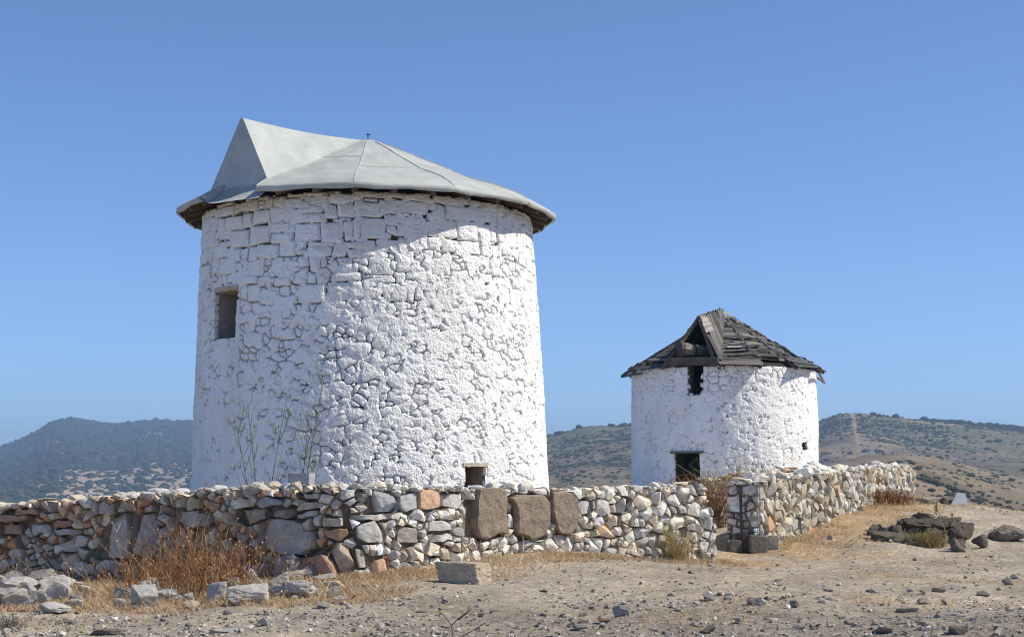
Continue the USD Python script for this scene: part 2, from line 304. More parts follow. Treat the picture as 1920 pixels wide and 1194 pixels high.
W1 = WallPath([(-160, 28.6), (0, 26.6), (200, 25.2), (400, 23.9), (560, 22.8), (650, 22.4), (760, 22.9), (900, 24.0), (1080, 25.4), (1250, 26.5), (1342, 27.0)],
              [(-160, 950), (0, 947), (100, 936), (200, 931), (300, 924), (420, 915), (560, 911), (700, 911), (900, 911), (1080, 914), (1200, 911), (1300, 906), (1318, 912), (1328, 940), (1342, 978)])
W2 = WallPath([(1424, 28.7), (1480, 30.3), (1560, 33.0), (1620, 35.8), (1665, 38.6), (1700, 41.6), (1716, 43.6)],
              [(1424, 899), (1460, 893), (1500, 889), (1560, 883), (1620, 876), (1660, 873), (1695, 872), (1706, 876), (1716, 884)])

# colour of the ground: bare grey-beige dirt, straw strewn along the walls
from scipy.spatial import cKDTree
_wt = cKDTree(np.vstack([W1.q, W2.q]))
dw = _wt.query(np.stack([GX.ravel(), GY.ravel()], 1))[0].reshape(GX.shape)
GU = np.where(GY > 5, 960 + FPX * GX / np.maximum(GY, 5), 0)
straw = np.clip(sstep(1.7, .2, dw + n2(GX, GY, 1.1, 21) * 2.2), 0, 1)
leftpatch = sstep(-1.2, -2.6, GX + n2(GX, GY, .8, 22) * 1.6) * sstep(18.6, 20.0, GY + n2(GX, GY, .9, 23) * 1.8)
straw = np.maximum(straw, leftpatch * .9); straw = np.maximum(straw, .55 * sstep(.12, .3, n2(GX, GY, .55, 24)) * sstep(17, 21, GY))
gt = np.array([.40, .342, .262]) * np.ones(GX.shape + (1,)); gt = gt + n2(GX, GY, .35, 31)[..., None] * [.12, .115, .11]
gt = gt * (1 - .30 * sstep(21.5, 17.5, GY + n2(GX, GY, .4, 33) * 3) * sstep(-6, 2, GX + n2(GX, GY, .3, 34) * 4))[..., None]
gt = gt * (1 - straw[..., None]) + np.array([.42, .30, .175]) * straw[..., None]
GZ = GZ - 0.0
one('ground', (np.stack([GX, GY, GZ], -1).reshape(-1, 3), gf), GROUND, 'bare stony dirt of the hilltop, strewn with straw along the walls', 'ground', kind='structure', smooth=True, tint=gt.reshape(-1, 3))

# ------------------------------------------------------------------ hills
RIDGE = PchipInterpolator(*np.array([(-1200, 880), (-400, 880), (-120, 868), (0, 843), (60, 820), (105, 795), (140, 791), (175, 795), (210, 799), (290, 793), (360, 793), (500, 800), (700, 812), (900, 822), (1030, 817),
    (1070, 806), (1110, 798), (1190, 797), (1300, 800), (1420, 806), (1480, 805), (1535, 791), (1565, 780), (1595, 777), (1640, 781), (1700, 787), (1760, 793), (1830, 800), (1920, 808), (2050, 822), (2400, 850), (3000, 880)], float).T)
def hill_z(az, r):
    u = np.clip(960 + FPX * np.tan(np.clip(az, -.6, .6)), -1200, 3000)
    w = sstep(450, 900, u)                                  # 0: the far range, 1: the nearer brown hills
    rr = 4200 * (1 - w) + 1900 * w
    r0 = 900 * (1 - w) + 650 * w
    er = (HOR - RIDGE(u)) / FPX
    lo = -.030
    t = np.clip((r - r0) / (rr - r0), 0, None)
    e = lo + (er - lo) * np.where(t < 1, sstep(0, 1, t) * .35 + .65 * np.clip(t, 0, 1) ** .9, 1)
    X, Y = r * np.sin(az), r * np.cos(az)
    z = ZC + r * e
    z += n2(X, Y, .0032, 41) * 60 * np.clip(t, 0, 1) * np.clip(1 - t, 0, 1) * 2.2 + n2(X, Y, .012, 42) * 14 * np.clip(t * 4, 0, 1) * np.clip((1 - t) * 5, 0.12, 1)
    z -= np.maximum(0, t - 1) ** 1.3 * 130
    # a nearer spur on the east, with the masts on it
    cr = (HOR - np.interp(u, [1380, 1480, 1560, 1620, 1700, 1780, 1850, 1920, 2100, 2400], [935, 905, 872, 860, 856, 868, 884, 896, 915, 935])) / FPX
    sp = ZC + 1050 * cr - np.abs(r - 1050) ** 1.25 * np.where(r < 1050, .0062, .03) + n2(X, Y, .011, 44) * 11 * sstep(450, 800, r) + n2(X, Y, .04, 45) * 3
    z = np.where(r < 1700, np.maximum(z, sp), z)
    near = sstep(150, 560, r)
    return z * near + (-38 + n2(X, Y, .02, 46) * 8) * (1 - near)
az = np.concatenate([np.radians(np.arange(-180, -25, 3.0)), np.radians(np.arange(-25, 25, .06)), np.radians(np.arange(25, 180.1, 3.0))])
rad = np.concatenate([np.geomspace(118, 640, 30)[:-1], np.geomspace(640, 2300, 170)[:-1], np.geomspace(2300, 4600, 190), [4900, 5600]])
A, R = np.meshgrid(az, rad); HX, HY = R * np.sin(A), R * np.cos(A); HZ = hill_z(A, R)
HZ[-1] -= 250
U = 960 + FPX * np.tan(np.clip(A, -.6, .6)); w = sstep(450, 900, U)[..., None]
tan_, brown, green = np.array([.205, .16, .105]), np.array([.13, .105, .07]), np.array([.075, .085, .045])
pn = n2(HX, HY, .006, 51)[..., None]; pn2 = n2(HX, HY, .03, 52)[..., None]
near_c = brown + (tan_ - brown) * sstep(-.08, .15, pn + pn2 * .8); near_c = near_c + sstep(700, 950, R)[..., None] * .7 * (green * 1.6 - near_c) * sstep(-.02, .16, n2(HX, HY, .0042, 53)[..., None]) * .75
sp_ = (sstep(600, 700, R) * sstep(1250, 1100, R))[..., None]; near_c = near_c + (tan_ * 1.05 - near_c) * sp_ * .7
def bare_far(u, r, x, y):                                   # bare tan clearings on the far hill
    reg = sstep(40, 190, u) * sstep(3050, 2500, r) * .9 + .95 * np.exp(-((u - 98) / 34) ** 2 - ((r - 3300) / 330) ** 2) + .35 * np.exp(-((u - 265) / 40) ** 2 - ((r - 3750) / 130) ** 2) + .45 * sstep(2350, 2000, r)
    return sstep(.12, .40, reg * .62 + n2(x, y, .010, 54) * .75 + n2(x, y, .035, 55) * .8 - .03)
far_c = green + (np.array([.33, .26, .19]) - green) * bare_far(U, R, HX, HY)[..., None]
ht = far_c * (1 - w) + near_c * w
fb = np.exp(-((U - (1597 + (1900 - R) * .03)) / 3.2) ** 2) * sstep(1450, 1560, R) * sstep(1980, 1900, R)      # the firebreak cut up the hill
ht = ht + (np.array([.34, .26, .18]) - ht) * (fb * .55)[..., None]
hi_ = np.arange(A.size).reshape(A.shape)
hf = np.stack([hi_[:-1, :-1], hi_[:-1, 1:], hi_[1:, 1:], hi_[1:, :-1]], -1).reshape(-1, 4)
one('hills', (np.stack([HX, HY, HZ], -1).reshape(-1, 3), hf), HILL, 'dry scrub covered hills rising behind the windmills', 'hills', kind='structure', smooth=True, tint=ht.reshape(-1, 3))

def instancer(name, protos, mat, pos, scale, label, cat, kind='stuff', rots=None):
    inst = UsdGeom.PointInstancer.Define(stage, uniq('/World/' + name))
    props(inst.GetPrim(), label, cat, None, kind); paths = []
    for i, m in enumerate(protos):
        g = usdkit.mesh(stage, f'{inst.GetPath()}/shape_{i:03d}' if i else f'{inst.GetPath()}/shape', m, mat, False); paths.append(g.GetPath())
    rng = np.random.default_rng(len(pos)); n = len(pos)
    inst.CreatePrototypesRel().SetTargets(paths)
    inst.CreateProtoIndicesAttr(Vt.IntArray.FromNumpy(rng.integers(0, len(protos), n).astype(np.int32)))
    inst.CreatePositionsAttr(Vt.Vec3fArray.FromNumpy(np.asarray(pos, np.float32)))
    inst.CreateScalesAttr(Vt.Vec3fArray.FromNumpy(np.asarray(scale, np.float32)))
    a = rng.uniform(0, 2 * math.pi, n)
    inst.CreateOrientationsAttr(Vt.QuathArray([Gf.Quath(float(math.cos(t / 2)), 0, 0, float(math.sin(t / 2))) for t in a]))
    return inst
def blob(rng, sub=2, rough=.5):
    m = trimesh.creation.icosphere(sub, .5); v = np.array(m.vertices)
    v *= (1 + (fbm(v * 5 + rng.uniform(0, 50, 3), 3)[:, None] - .5) * 2 * rough); v[:, 2] = v[:, 2] * .8 + .3
    return v, np.array(m.faces)
rng = np.random.default_rng(7)
blobs = [blob(rng) for _ in range(5)]
def scatter(n, u0, u1, r0, r1, keep):
    u = rng.uniform(u0, u1, n); r = np.sqrt(rng.uniform(r0 * r0, r1 * r1, n)); a = np.arctan((u - 960) / FPX)
    k = keep(u, r, r * np.sin(a), r * np.cos(a)) > rng.uniform(0, 1, n); u, r, a = u[k], r[k], a[k]
    return np.stack([r * np.sin(a), r * np.cos(a), hill_z(a, r)], 1)
p1 = scatter(64000, 620, 2100, 180, 2000, lambda u, r, x, y: (.10 + 1.1 * sstep(-.02, .14, n2(x, y, .013, 61)) + .5 * sstep(0, .1, n2(x, y, .003, 62))) * (np.abs(u - 1597 - (1900 - r) * .03) > 5) * (.62 + .38 * sstep(1050, 1400, r)))
s1 = rng.lognormal(.35, .45, len(p1)) * np.where(p1[:, 1] < 1180, .62, 1.0); instancer('hillside_shrubs', blobs, LEAF, p1 - [0, 0, .3], np.stack([s1 * 1.3, s1 * 1.3, s1 * .8], 1), 'low dark scrub dotted over the nearer brown hills', 'shrubs')
p2 = scatter(60000, -160, 700, 1500, 4250, lambda u, r, x, y: 1.0 - .86 * bare_far(u, r, x, y))
s2 = rng.lognormal(1.85, .32, len(p2)); instancer('far_forest', blobs, LEAF, p2 - [0, 0, 1], np.stack([s2, s2, s2 * .85], 1), 'blue green pine woods on the hazy far hill west of the big windmill', 'forest')
# trees along the eastern ridge
pr = []
for u in np.r_[rng.uniform(1735, 1930, 70), rng.uniform(1030, 1190, 14), rng.uniform(1600, 1735, 8)]:
    a = math.atan((u - 960) / FPX); r = rng.uniform(1875, 1900); pr.append((r * math.sin(a), r * math.cos(a), float(hill_z(np.array(a), np.array(r)))))
s3 = rng.uniform(3.5, 7.5, len(pr)); instancer('ridge_treeline', blobs, LEAF, np.array(pr) - [0, 0, .8], np.stack([s3 * 1.2, s3 * 1.2, s3], 1), 'line of small dark trees along the eastern hill ridge', 'treeline')

HAZE = M('pale_air', {'v': ('principled_volume', {'color': (.39, .55, .75), 'density': 0.00022, 'anisotropy': 0.2})}, [], surface=None, volume='v.volume')
hb = trimesh.creation.box([13000, 13000, 400.0]); hb.apply_translation([0, 0, 230 - 200.0 + 0]); hb.vertices[:, 2] = np.where(hb.vertices[:, 2] > 30, 205, -420)
one('haze', hb, HAZE, 'pale summer haze lying over the hills', 'haze', kind='stuff')

# ------------------------------------------------------------------ masonry: packing stones, one outline each
def superell(a, b, n, ang, k=14):
    t = np.arange(k) * 2 * math.pi / k + .2; c, s = np.cos(t), np.sin(t)
    x, y = a * np.sign(c) * np.abs(c) ** (2 / n), b * np.sign(s) * np.abs(s) ** (2 / n)
    return np.stack([x * math.cos(ang) - y * math.sin(ang), x * math.sin(ang) + y * math.cos(ang)], 1)
def pack(rng, x0, x1, y0, y1, classes, res=.02, specials=(), holes=None):
    """Stone outlines filling a rectangle. classes: (tries, half width range, half height range, squareness, tilt, allowed(x, y) or None), the big ones first.
    specials: outlines that are taken already (the others make way for them)."""
    nx, ny = int((x1 - x0) / res) + 1, int((y1 - y0) / res) + 1; occ = np.zeros((ny, nx), bool)
    XX, YY = np.meshgrid(x0 + np.arange(nx) * res, y0 + np.arange(ny) * res)
    for sp in list(specials) + ([holes] if holes is not None else []):
        bx = sp.bounds; i0, i1, j0, j1 = int((bx[0] - x0) / res), int((bx[2] - x0) / res) + 2, int((bx[1] - y0) / res), int((bx[3] - y0) / res) + 2
        i0, j0, i1, j1 = max(i0, 0), max(j0, 0), min(i1, nx), min(j1, ny)
        if i1 > i0 and j1 > j0: occ[j0:j1, i0:i1] |= shapely.contains_xy(sp, XX[j0:j1, i0:i1].ravel(), YY[j0:j1, i0:i1].ravel()).reshape(j1 - j0, i1 - i0)
    pts, own = [], []; n = 0
    for tries, ar, br, sq, tilt, ok in classes:
        for _ in range(tries):
            cx, cy = rng.uniform(x0, x1), rng.uniform(y0, y1)
            i, j = int((cx - x0) / res), int((cy - y0) / res)
            if occ[j, i] or (ok is not None and not ok(cx, cy)): continue
            a, b, e, an = rng.uniform(*ar), rng.uniform(*br), rng.uniform(*sq), rng.normal(0, tilt)
            R_ = max(a, b) * 1.2; i0, i1, j0, j1 = max(0, int((cx - R_ - x0) / res)), min(nx, int((cx + R_ - x0) / res) + 2), max(0, int((cy - R_ - y0) / res)), min(ny, int((cy + R_ - y0) / res) + 2)
            dx, dy = XX[j0:j1, i0:i1] - cx, YY[j0:j1, i0:i1] - cy; c, s = math.cos(an), math.sin(an)
            m = (np.abs((dx * c + dy * s) / a) ** e + np.abs((-dx * s + dy * c) / b) ** e) < 1
            if not m.any() or (occ[j0:j1, i0:i1] & m).any(): continue
            occ[j0:j1, i0:i1] |= m
            kk = rng.integers(4, 7); t_ = np.sort(np.arange(kk) * 2 * math.pi / kk + rng.uniform(-.45, .45, kk) + rng.uniform(0, 6.3)); cq, sq_ = np.cos(t_), np.sin(t_)
            rad_ = 1 / (np.abs(cq) ** e + np.abs(sq_) ** e) ** (1 / e); vx = np.stack([a * cq * rad_, b * sq_ * rad_], 1) * (1.02 if e < 3.2 else 1.0)
            if e >= 3.2: vx = np.array([[-a, -b], [a, -b], [a, b], [-a, b]]) * rng.uniform(.82, 1.0, (4, 2)) * .97
            w_ = np.linspace(0, 1, 5)[:-1, None]; q = np.vstack([vx[m1] * (1 - w_) + vx[(m1 + 1) % len(vx)] * w_ for m1 in range(len(vx))]) * .86
            q = np.stack([q[:, 0] * c - q[:, 1] * s, q[:, 0] * s + q[:, 1] * c], 1) + [cx, cy]
            pts.append(q); own += [n] * len(q); n += 1
    sn = n
    for sp in specials:
        L = sp.exterior.length; k = max(10, int(L / .06)); q = np.array([sp.buffer(-.02).exterior.interpolate(t, True).coords[0] for t in np.linspace(0, 1, k, endpoint=False)]) if not sp.buffer(-.02).is_empty and sp.buffer(-.02).geom_type == 'Polygon' else np.array(sp.exterior.coords)
        pts.append(q); own += [n] * len(q); n += 1
    ex = np.array([(x, y) for x in np.linspace(x0 - .3, x1 + .3, 60) for y in (y0 - .3, y1 + .3)] + [(x, y) for y in np.linspace(y0 - .3, y1 + .3, 40) for x in (x0 - .3, x1 + .3)])
    pts.append(ex); own += [-1] * len(ex)
    allp = np.vstack(pts); allp = allp + rng.normal(0, 1e-5, allp.shape); vor = Voronoi(allp); cells = {}
    for k, o in enumerate(own):
        reg = vor.regions[vor.point_region[k]]
        if 0 <= o < sn and reg and -1 not in reg: cells.setdefault(o, []).append(Polygon(vor.vertices[reg]))
    clip = sbox(x0, y0, x1, y1); out = []
    block = unary_union(list(specials) + ([holes] if holes is not None else [])) if (len(specials) or holes is not None) else None
    for o, c in cells.items():
        g = unary_union(c).intersection(clip)
        if block is not None and g.intersects(block): g = g.difference(block)
        out.append(g)
    return out
def tidy(g, gap, rnd):
    g = g.buffer(-(gap + rnd)).buffer(rnd, quad_segs=3)
    if g.geom_type != 'Polygon': g = max(g.geoms, key=lambda a: a.area) if len(getattr(g, 'geoms', [])) else None
    if g is None or g.is_empty or g.area < 4e-4: return None
    return Polygon(g.exterior)
def resample(poly, step, kmin=7, kmax=64):
    k = int(np.clip(round(poly.exterior.length / step), kmin, kmax)); L = poly.exterior.length
    return np.array([poly.exterior.interpolate(t * L / k).coords[0] for t in range(k)])
def rings(b, fr, hs, seed, amp, sc, tilt=(0, 0), jit=None, rng=None):
    """Stacks copies of the outline b, shrunk to fr about its centre, at heights hs: (x, y, h) vertices and faces; the last is closed by a fan."""
    c = Polygon(b).centroid; c = np.array([c.x, c.y]); k = len(b); out = []
    for i, (f, h) in enumerate(zip(fr, hs)):
        q = c + (b - c) * f; hh = np.full(k, h, float)
        if i >= 1:
            hh = hh + (q - c) @ np.array(tilt)
            if amp: hh = hh + (fbm(np.c_[q * sc, np.full(k, seed * 7.3)], 3, 1) - .5) * 2 * amp * min(1, i / 2)
            if jit and rng is not None: q = q + rng.normal(0, jit, q.shape); hh = hh + rng.normal(0, jit, k)
        out.append(np.c_[q, hh])
    top = out[-1].mean(0); v = np.vstack(out + [top[None]]); n = len(fr)
    i, j = np.meshgrid(np.arange(n - 1), np.arange(k), indexing='ij')
    q = np.stack([i * k + j, i * k + (j + 1) % k, (i + 1) * k + (j + 1) % k, (i + 1) * k + j], -1).reshape(-1, 4)
    f = np.vstack([q[:, [0, 1, 2]], q[:, [0, 2, 3]], np.stack([(n - 1) * k + np.arange(k), (n - 1) * k + (np.arange(k) + 1) % k, np.full(k, n * k)], 1)])
    if Polygon(b).exterior.is_ccw is False: f = f[:, ::-1]
    return v, f
def screen_area(v):
    u, w_ = pix(v); h = MultiPoint(np.c_[u, w_]).convex_hull; return h.area

# ------------------------------------------------------------------ windmills
class Tower:
    def __init__(s, c_base, c_top, zb, zt, rb, rt, th0, th1, seed, lump=.035):
        s.cb, s.ct, s.zb, s.zt, s.rb, s.rt, s.t0, s.t1, s.seed, s.lump = np.array(c_base), np.array(c_top), zb, zt, rb, rt, th0, th1, seed, lump
        s.R = (rb + rt) / 2
    def at(s, a, z, h):                                     # a: arc length at mean radius from the point that faces -y
        a, z = np.asarray(a, float), np.asarray(z, float); th = a / s.R; k = (z - s.zb) / (s.zt - s.zb)
        r = s.rb + (s.rt - s.rb) * k + (1 - (2 * k - 1) ** 2) * .02 + h + n2(a, z, .55, s.seed) * s.lump * 2
        return np.stack([s.cb[0] + (s.ct[0] - s.cb[0]) * k + np.sin(th) * r, s.cb[1] + (s.ct[1] - s.cb[1]) * k - np.cos(th) * r, z], -1)
    def az_of(s, u, v):                                     # pixel on the tower's near face -> (arc, height)
        a = np.linspace(s.t0, s.t1, 1500) * s.R; best = None
        for z in [2.0, 4.0]:
            for _ in range(4):
                p = s.at(a, np.full_like(a, z), 0); uu, vv = pix(p)
                front = np.gradient(uu) > 0; i = np.where(front, np.abs(uu - u), 1e9).argmin(); z = ZC + (HOR - v) / FPX * p[i, 1]
        return a[i], z

def build_tower_wall(tw, wall, rng, classes, gap, fill_fn, mat, step, holes, z_stone, hsel, top_h=(.004, .028), rough=.011, nmax=300, grid=.026, fixed=()):
    hp = unary_union(holes) if holes else None
    a0, a1 = tw.t0 * tw.R, tw.t1 * tw.R
    fx = unary_union([f_.buffer(.004) for f_ in fixed]) if fixed else None
    cells = pack(rng, a0, a1, z_stone, tw.zt, classes, .02, (), fx if hp is None else (hp if fx is None else unary_union([hp, fx])))
    cells = cells + [f_.difference(hp) if hp is not None else f_ for f_ in fixed]
    got = []
    for g in cells:
        if g.is_empty: continue
        cx, cy = g.centroid.x, g.centroid.y; fl = float(fill_fn(np.array(cx), np.array(cy)))
        p = tidy(g, gap * rng.uniform(.6, 1.5) * (1.25 - .7 * fl), .008 + .010 * fl)
        if p is not None: got.append((p, fl))
    meshes = []
    for k, (p, fl) in enumerate(got):
        b = resample(p, step, 9, 60); rr = math.sqrt(p.area / math.pi)
        n = int(np.clip(rr / step, 2, 7)); e = rng.uniform(*top_h) * (1.1 - .4 * fl); rd = .009 + .010 * fl
        fr = [1.03, 1.0, 1 - min(.2, .012 / rr)] + [1 - (i + 1) / (n + 1) * .96 for i in range(n)]
        hs = [-.07, -.012] + [-.012 + (e + .012) * (1 - math.exp(-(1 - f) * rr / rd)) + .008 * (1 - f) * rng.uniform(-.3, 1.2) for f in fr[2:]]
        v, f = rings(b, fr, hs, k * 1.7, rough, 9.0, (rng.normal(0, .028), rng.normal(0, .028)))
        w3 = tw.at(v[:, 0], v[:, 1], v[:, 2]); meshes.append((w3, f, screen_area(w3) if abs(p.centroid.x / tw.R - hsel) < 1.6 else 0))
    meshes.sort(key=lambda m: -m[2])
    for w3, f, _ in meshes[:nmax]:
        put(wall, 'stone', (w3, f), mat, smooth=True, attrs={'bare': np.zeros(len(w3))})
    bg = Bag()
    for w3, f, _ in meshes[nmax:]: bg.add((w3, f))
    if bg.n:
        v, f = bg.mesh(); put(wall, 'small_stones', (v, f), mat, smooth=True, attrs={'bare': np.zeros(len(v))}, kind='stuff')
    # the mortar and whitewash between the stones, as one bed with the openings left out
    aa = np.arange(a0, a1 + grid, grid); zz = np.r_[np.arange(tw.zb, z_stone, .3), np.arange(z_stone, tw.zt, grid), tw.zt]
    if holes:
        for h in holes:
            x0, y0, x1, y1 = h.bounds
            for e in (x0, x1): aa[np.abs(aa - e).argmin()] = e
            for e in (y0, y1):
                if zz[0] < e < zz[-1]: zz[np.abs(zz - e).argmin()] = e
    AA, ZZ = np.meshgrid(aa, zz); fl = fill_fn(AA, ZZ)
    jn = n2(AA, ZZ, 2.6, tw.seed + 1) * .7 + n2(AA, ZZ, 8, tw.seed + 2) * 2.0
    op = sstep(.05, -.08, jn + (fl - .47) * .9)             # 1 where the joint is open and unpainted
    op = op * (ZZ >= z_stone)
    hh = .006 + .012 * fl + n2(AA, ZZ, 7, tw.seed + 3) * .036 + n2(AA, ZZ, 16, tw.seed + 4) * .018 - op * .07
    pos = tw.at(AA, ZZ, hh); ii = np.arange(AA.size).reshape(AA.shape)
    cmx, cmy = (AA[:-1, :-1] + AA[1:, 1:]) / 2, (ZZ[:-1, :-1] + ZZ[1:, 1:]) / 2; keep = np.ones(cmx.shape, bool)
    if hp is not None: keep = ~shapely.contains_xy(hp, cmx.ravel(), cmy.ravel()).reshape(cmx.shape)
    q = np.stack([ii[:-1, :-1], ii[:-1, 1:], ii[1:, 1:], ii[1:, :-1]], -1)[keep]
    put(wall, 'mortar', (pos.reshape(-1, 3), q), mat, smooth=True, attrs={'bare': op.ravel()})
    # the back of the tower
    ab = np.linspace(a1, a0 + 2 * math.pi * tw.R, 60); AB, ZB = np.meshgrid(ab, np.linspace(tw.zb, tw.zt, 30)); pb = tw.at(AB, ZB, n2(AB, ZB, 3, 8) * .05)
    ib = np.arange(AB.size).reshape(AB.shape); qb = np.stack([ib[:-1, :-1], ib[:-1, 1:], ib[1:, 1:], ib[1:, :-1]], -1).reshape(-1, 4)
    put(wall, 'rear_masonry', (pb.reshape(-1, 3), qb), mat, smooth=True, attrs={'bare': np.zeros(AB.size)})
    return got

def jamb(tw, parent, rect, depth, mat, tint, rng, name='window_reveal', floor=True):
    x0, y0, x1, y1 = rect.bounds; bg = Bag(); n = 9
    def face(pa, pb):
        S, D = np.meshgrid(np.linspace(0, 1, n), np.linspace(0.0, 1, 8)); a = pa[0] + (pb[0] - pa[0]) * S; z = pa[1] + (pb[1] - pa[1]) * S
        v = tw.at(a.ravel(), z.ravel(), -.045 - D.ravel() * depth); v = v + (fbm(v * 6, 3)[:, None] - .5) * .05 * np.clip(D.ravel() * 8, 0, 1)[:, None]
        i = np.arange(S.size).reshape(S.shape); bg.add((v, np.stack([i[:-1, :-1], i[:-1, 1:], i[1:, 1:], i[1:, :-1]], -1).reshape(-1, 4)), tint)
    e = .004
    face((x0 - e, y0), (x0 - e, y1)); face((x1 + e, y1), (x1 + e, y0)); face((x0, y1 + e), (x1, y1 + e))
    if floor: face((x0, y0 - e), (x1, y0 - e))
    return put(parent, name, bg.mesh(), mat, tint=bg.tints())

# ---- the big windmill
BX, BY = -2.79, 31.0
mill = T('windmill', 'large whitewashed stone windmill tower under a pale sheet roof with a pointed gable', 'windmill', (BX, BY, .4))
wall = mill.sub('wall')
tw = Tower((BX + .10, BY), (BX + .005, BY), -.1, 6.62, 3.50, 3.13, math.radians(-97), math.radians(107), 11)
wa0, wz0 = tw.az_of(404, 637); wa1, wz1 = tw.az_of(445, 540); WIN = sbox(wa0 - .05, wz0, wa1, wz1)
va0, vz0 = tw.az_of(872, 905); va1, vz1 = tw.az_of(908, 871); VENT = sbox(va0, vz0 - .35, va1, vz1)
def fill_big(a, z):                                         # how far the whitewash fills the joints: open at the top, thick low down on the lit side
    return np.clip(.60 - sstep(4.4, 6.0, z) * .24 + n2(a, z, .8, 71) * .40 + sstep(3.2, 1.6, z) * .14 + sstep(0, -2.5, a) * sstep(4.2, 2.8, z) * .2 + sstep(0, 1.6, a) * .02, 0, 1)
rng = np.random.default_rng(3)
up, lowp = (lambda x, z: z > 4.9 + .4 * math.sin(x)), (lambda x, z: z < 5.2 + .4 * math.sin(x))
classes = [(420, (.17, .30), (.12, .17), (3.5, 6), .04, up), (500, (.10, .20), (.09, .15), (3.5, 6), .05, up),
           (330, (.15, .29), (.10, .16), (2.5, 4.2), .14, lowp), (1000, (.09, .19), (.055, .10), (2.4, 4.6), .16, None), (3200, (.05, .09), (.035, .06), (2, 3.2), .25, None), (4000, (.025, .05), (.02, .03), (2, 3), .3, None)]
def courses(rng, a0, a1, z0, z1):
    z, out = z1, []
    while z > z0:
        h = rng.uniform(.17, .36); x = a0 - rng.uniform(0, .4); last = z - h < z0 + .45
        while x < a1:
            w = rng.uniform(.14, .62); 
            if not (last and rng.uniform() < .5):
                hs = [(z - h, z)] if w > .24 or rng.uniform() < .4 else [(z - h, z - h * rng.uniform(.4, .6)), None]
                if len(hs) == 2: hs[1] = (hs[0][1], z)
                if w > .4 and rng.uniform() < .22: m = z - h * rng.uniform(.35, .65); hs = [(z - h, m), (m, z)]
                for l, t in hs:
                    wob = .07 * math.sin(x * .9 + z) + .03 * math.sin(x * 2.7 + 3 * z) ; c = np.array([(x, l + wob), (x + w, l + wob), (x + w, t + wob), (x, t + wob)]) + rng.uniform(-.034, .034, (4, 2)); c[:, 1] = np.minimum(c[:, 1], z1)
                    w_ = np.linspace(0, 1, 4)[:-1, None]; q = np.vstack([c[m_] * (1 - w_) + c[(m_ + 1) % 4] * w_ for m_ in range(4)]) + rng.normal(0, .007, (12, 2)); p = Polygon(q).buffer(0).intersection(sbox(a0, z0 - .4, a1, z1))
                    if p.geom_type == 'Polygon' and p.area > .004: out.append(p)
            x += w
        z -= h
    return out
COURSES = courses(rng, tw.t0 * tw.R, tw.t1 * tw.R, 4.95, 6.62)
build_tower_wall(tw, wall, rng, classes, .0055, fill_big, WHITE, .034, [WIN, VENT], 1.0, math.radians(5), fixed=COURSES)
jamb(tw, mill, WIN, .75, STONE, (.36, .335, .30), rng); jamb(tw, mill, VENT, .6, STONE, (.30, .24, .19), rng, 'vent_reveal')
def lintel(tw, z, a0, a1, hgt, mat, col, parent):
    S, H = np.meshgrid(np.linspace(a0, a1, 12), np.linspace(0, 1, 5)); k = 12
    v = []
    for zz, hh in ((z, -.5), (z, .03), (z + hgt, .035), (z + hgt, -.5)): v.append(tw.at(np.linspace(a0, a1, k), np.full(k, zz) + n2(np.linspace(a0, a1, k), np.full(k, zz), 4) * .04, np.full(k, hh)))
    v = np.vstack(v); f = []
    for r in range(3):
        for i in range(k - 1): f.append([r * k + i, r * k + i + 1, (r + 1) * k + i + 1, (r + 1) * k + i])
    f += [[0, k, 2 * k, 3 * k], [k - 1, 2 * k - 1, 3 * k - 1, 4 * k - 1]]
    return put(parent, 'lintel', (v, np.array(f)), mat, tint=col)
lintel(tw, wz1 - .03, wa0 - .04, wa1 + .05, .09, STONE, (.50, .40, .28), mill)
lintel(tw, vz1 - .03, va0 - .03, va1 + .06, .07, STONE, (.55, .48, .40), mill)

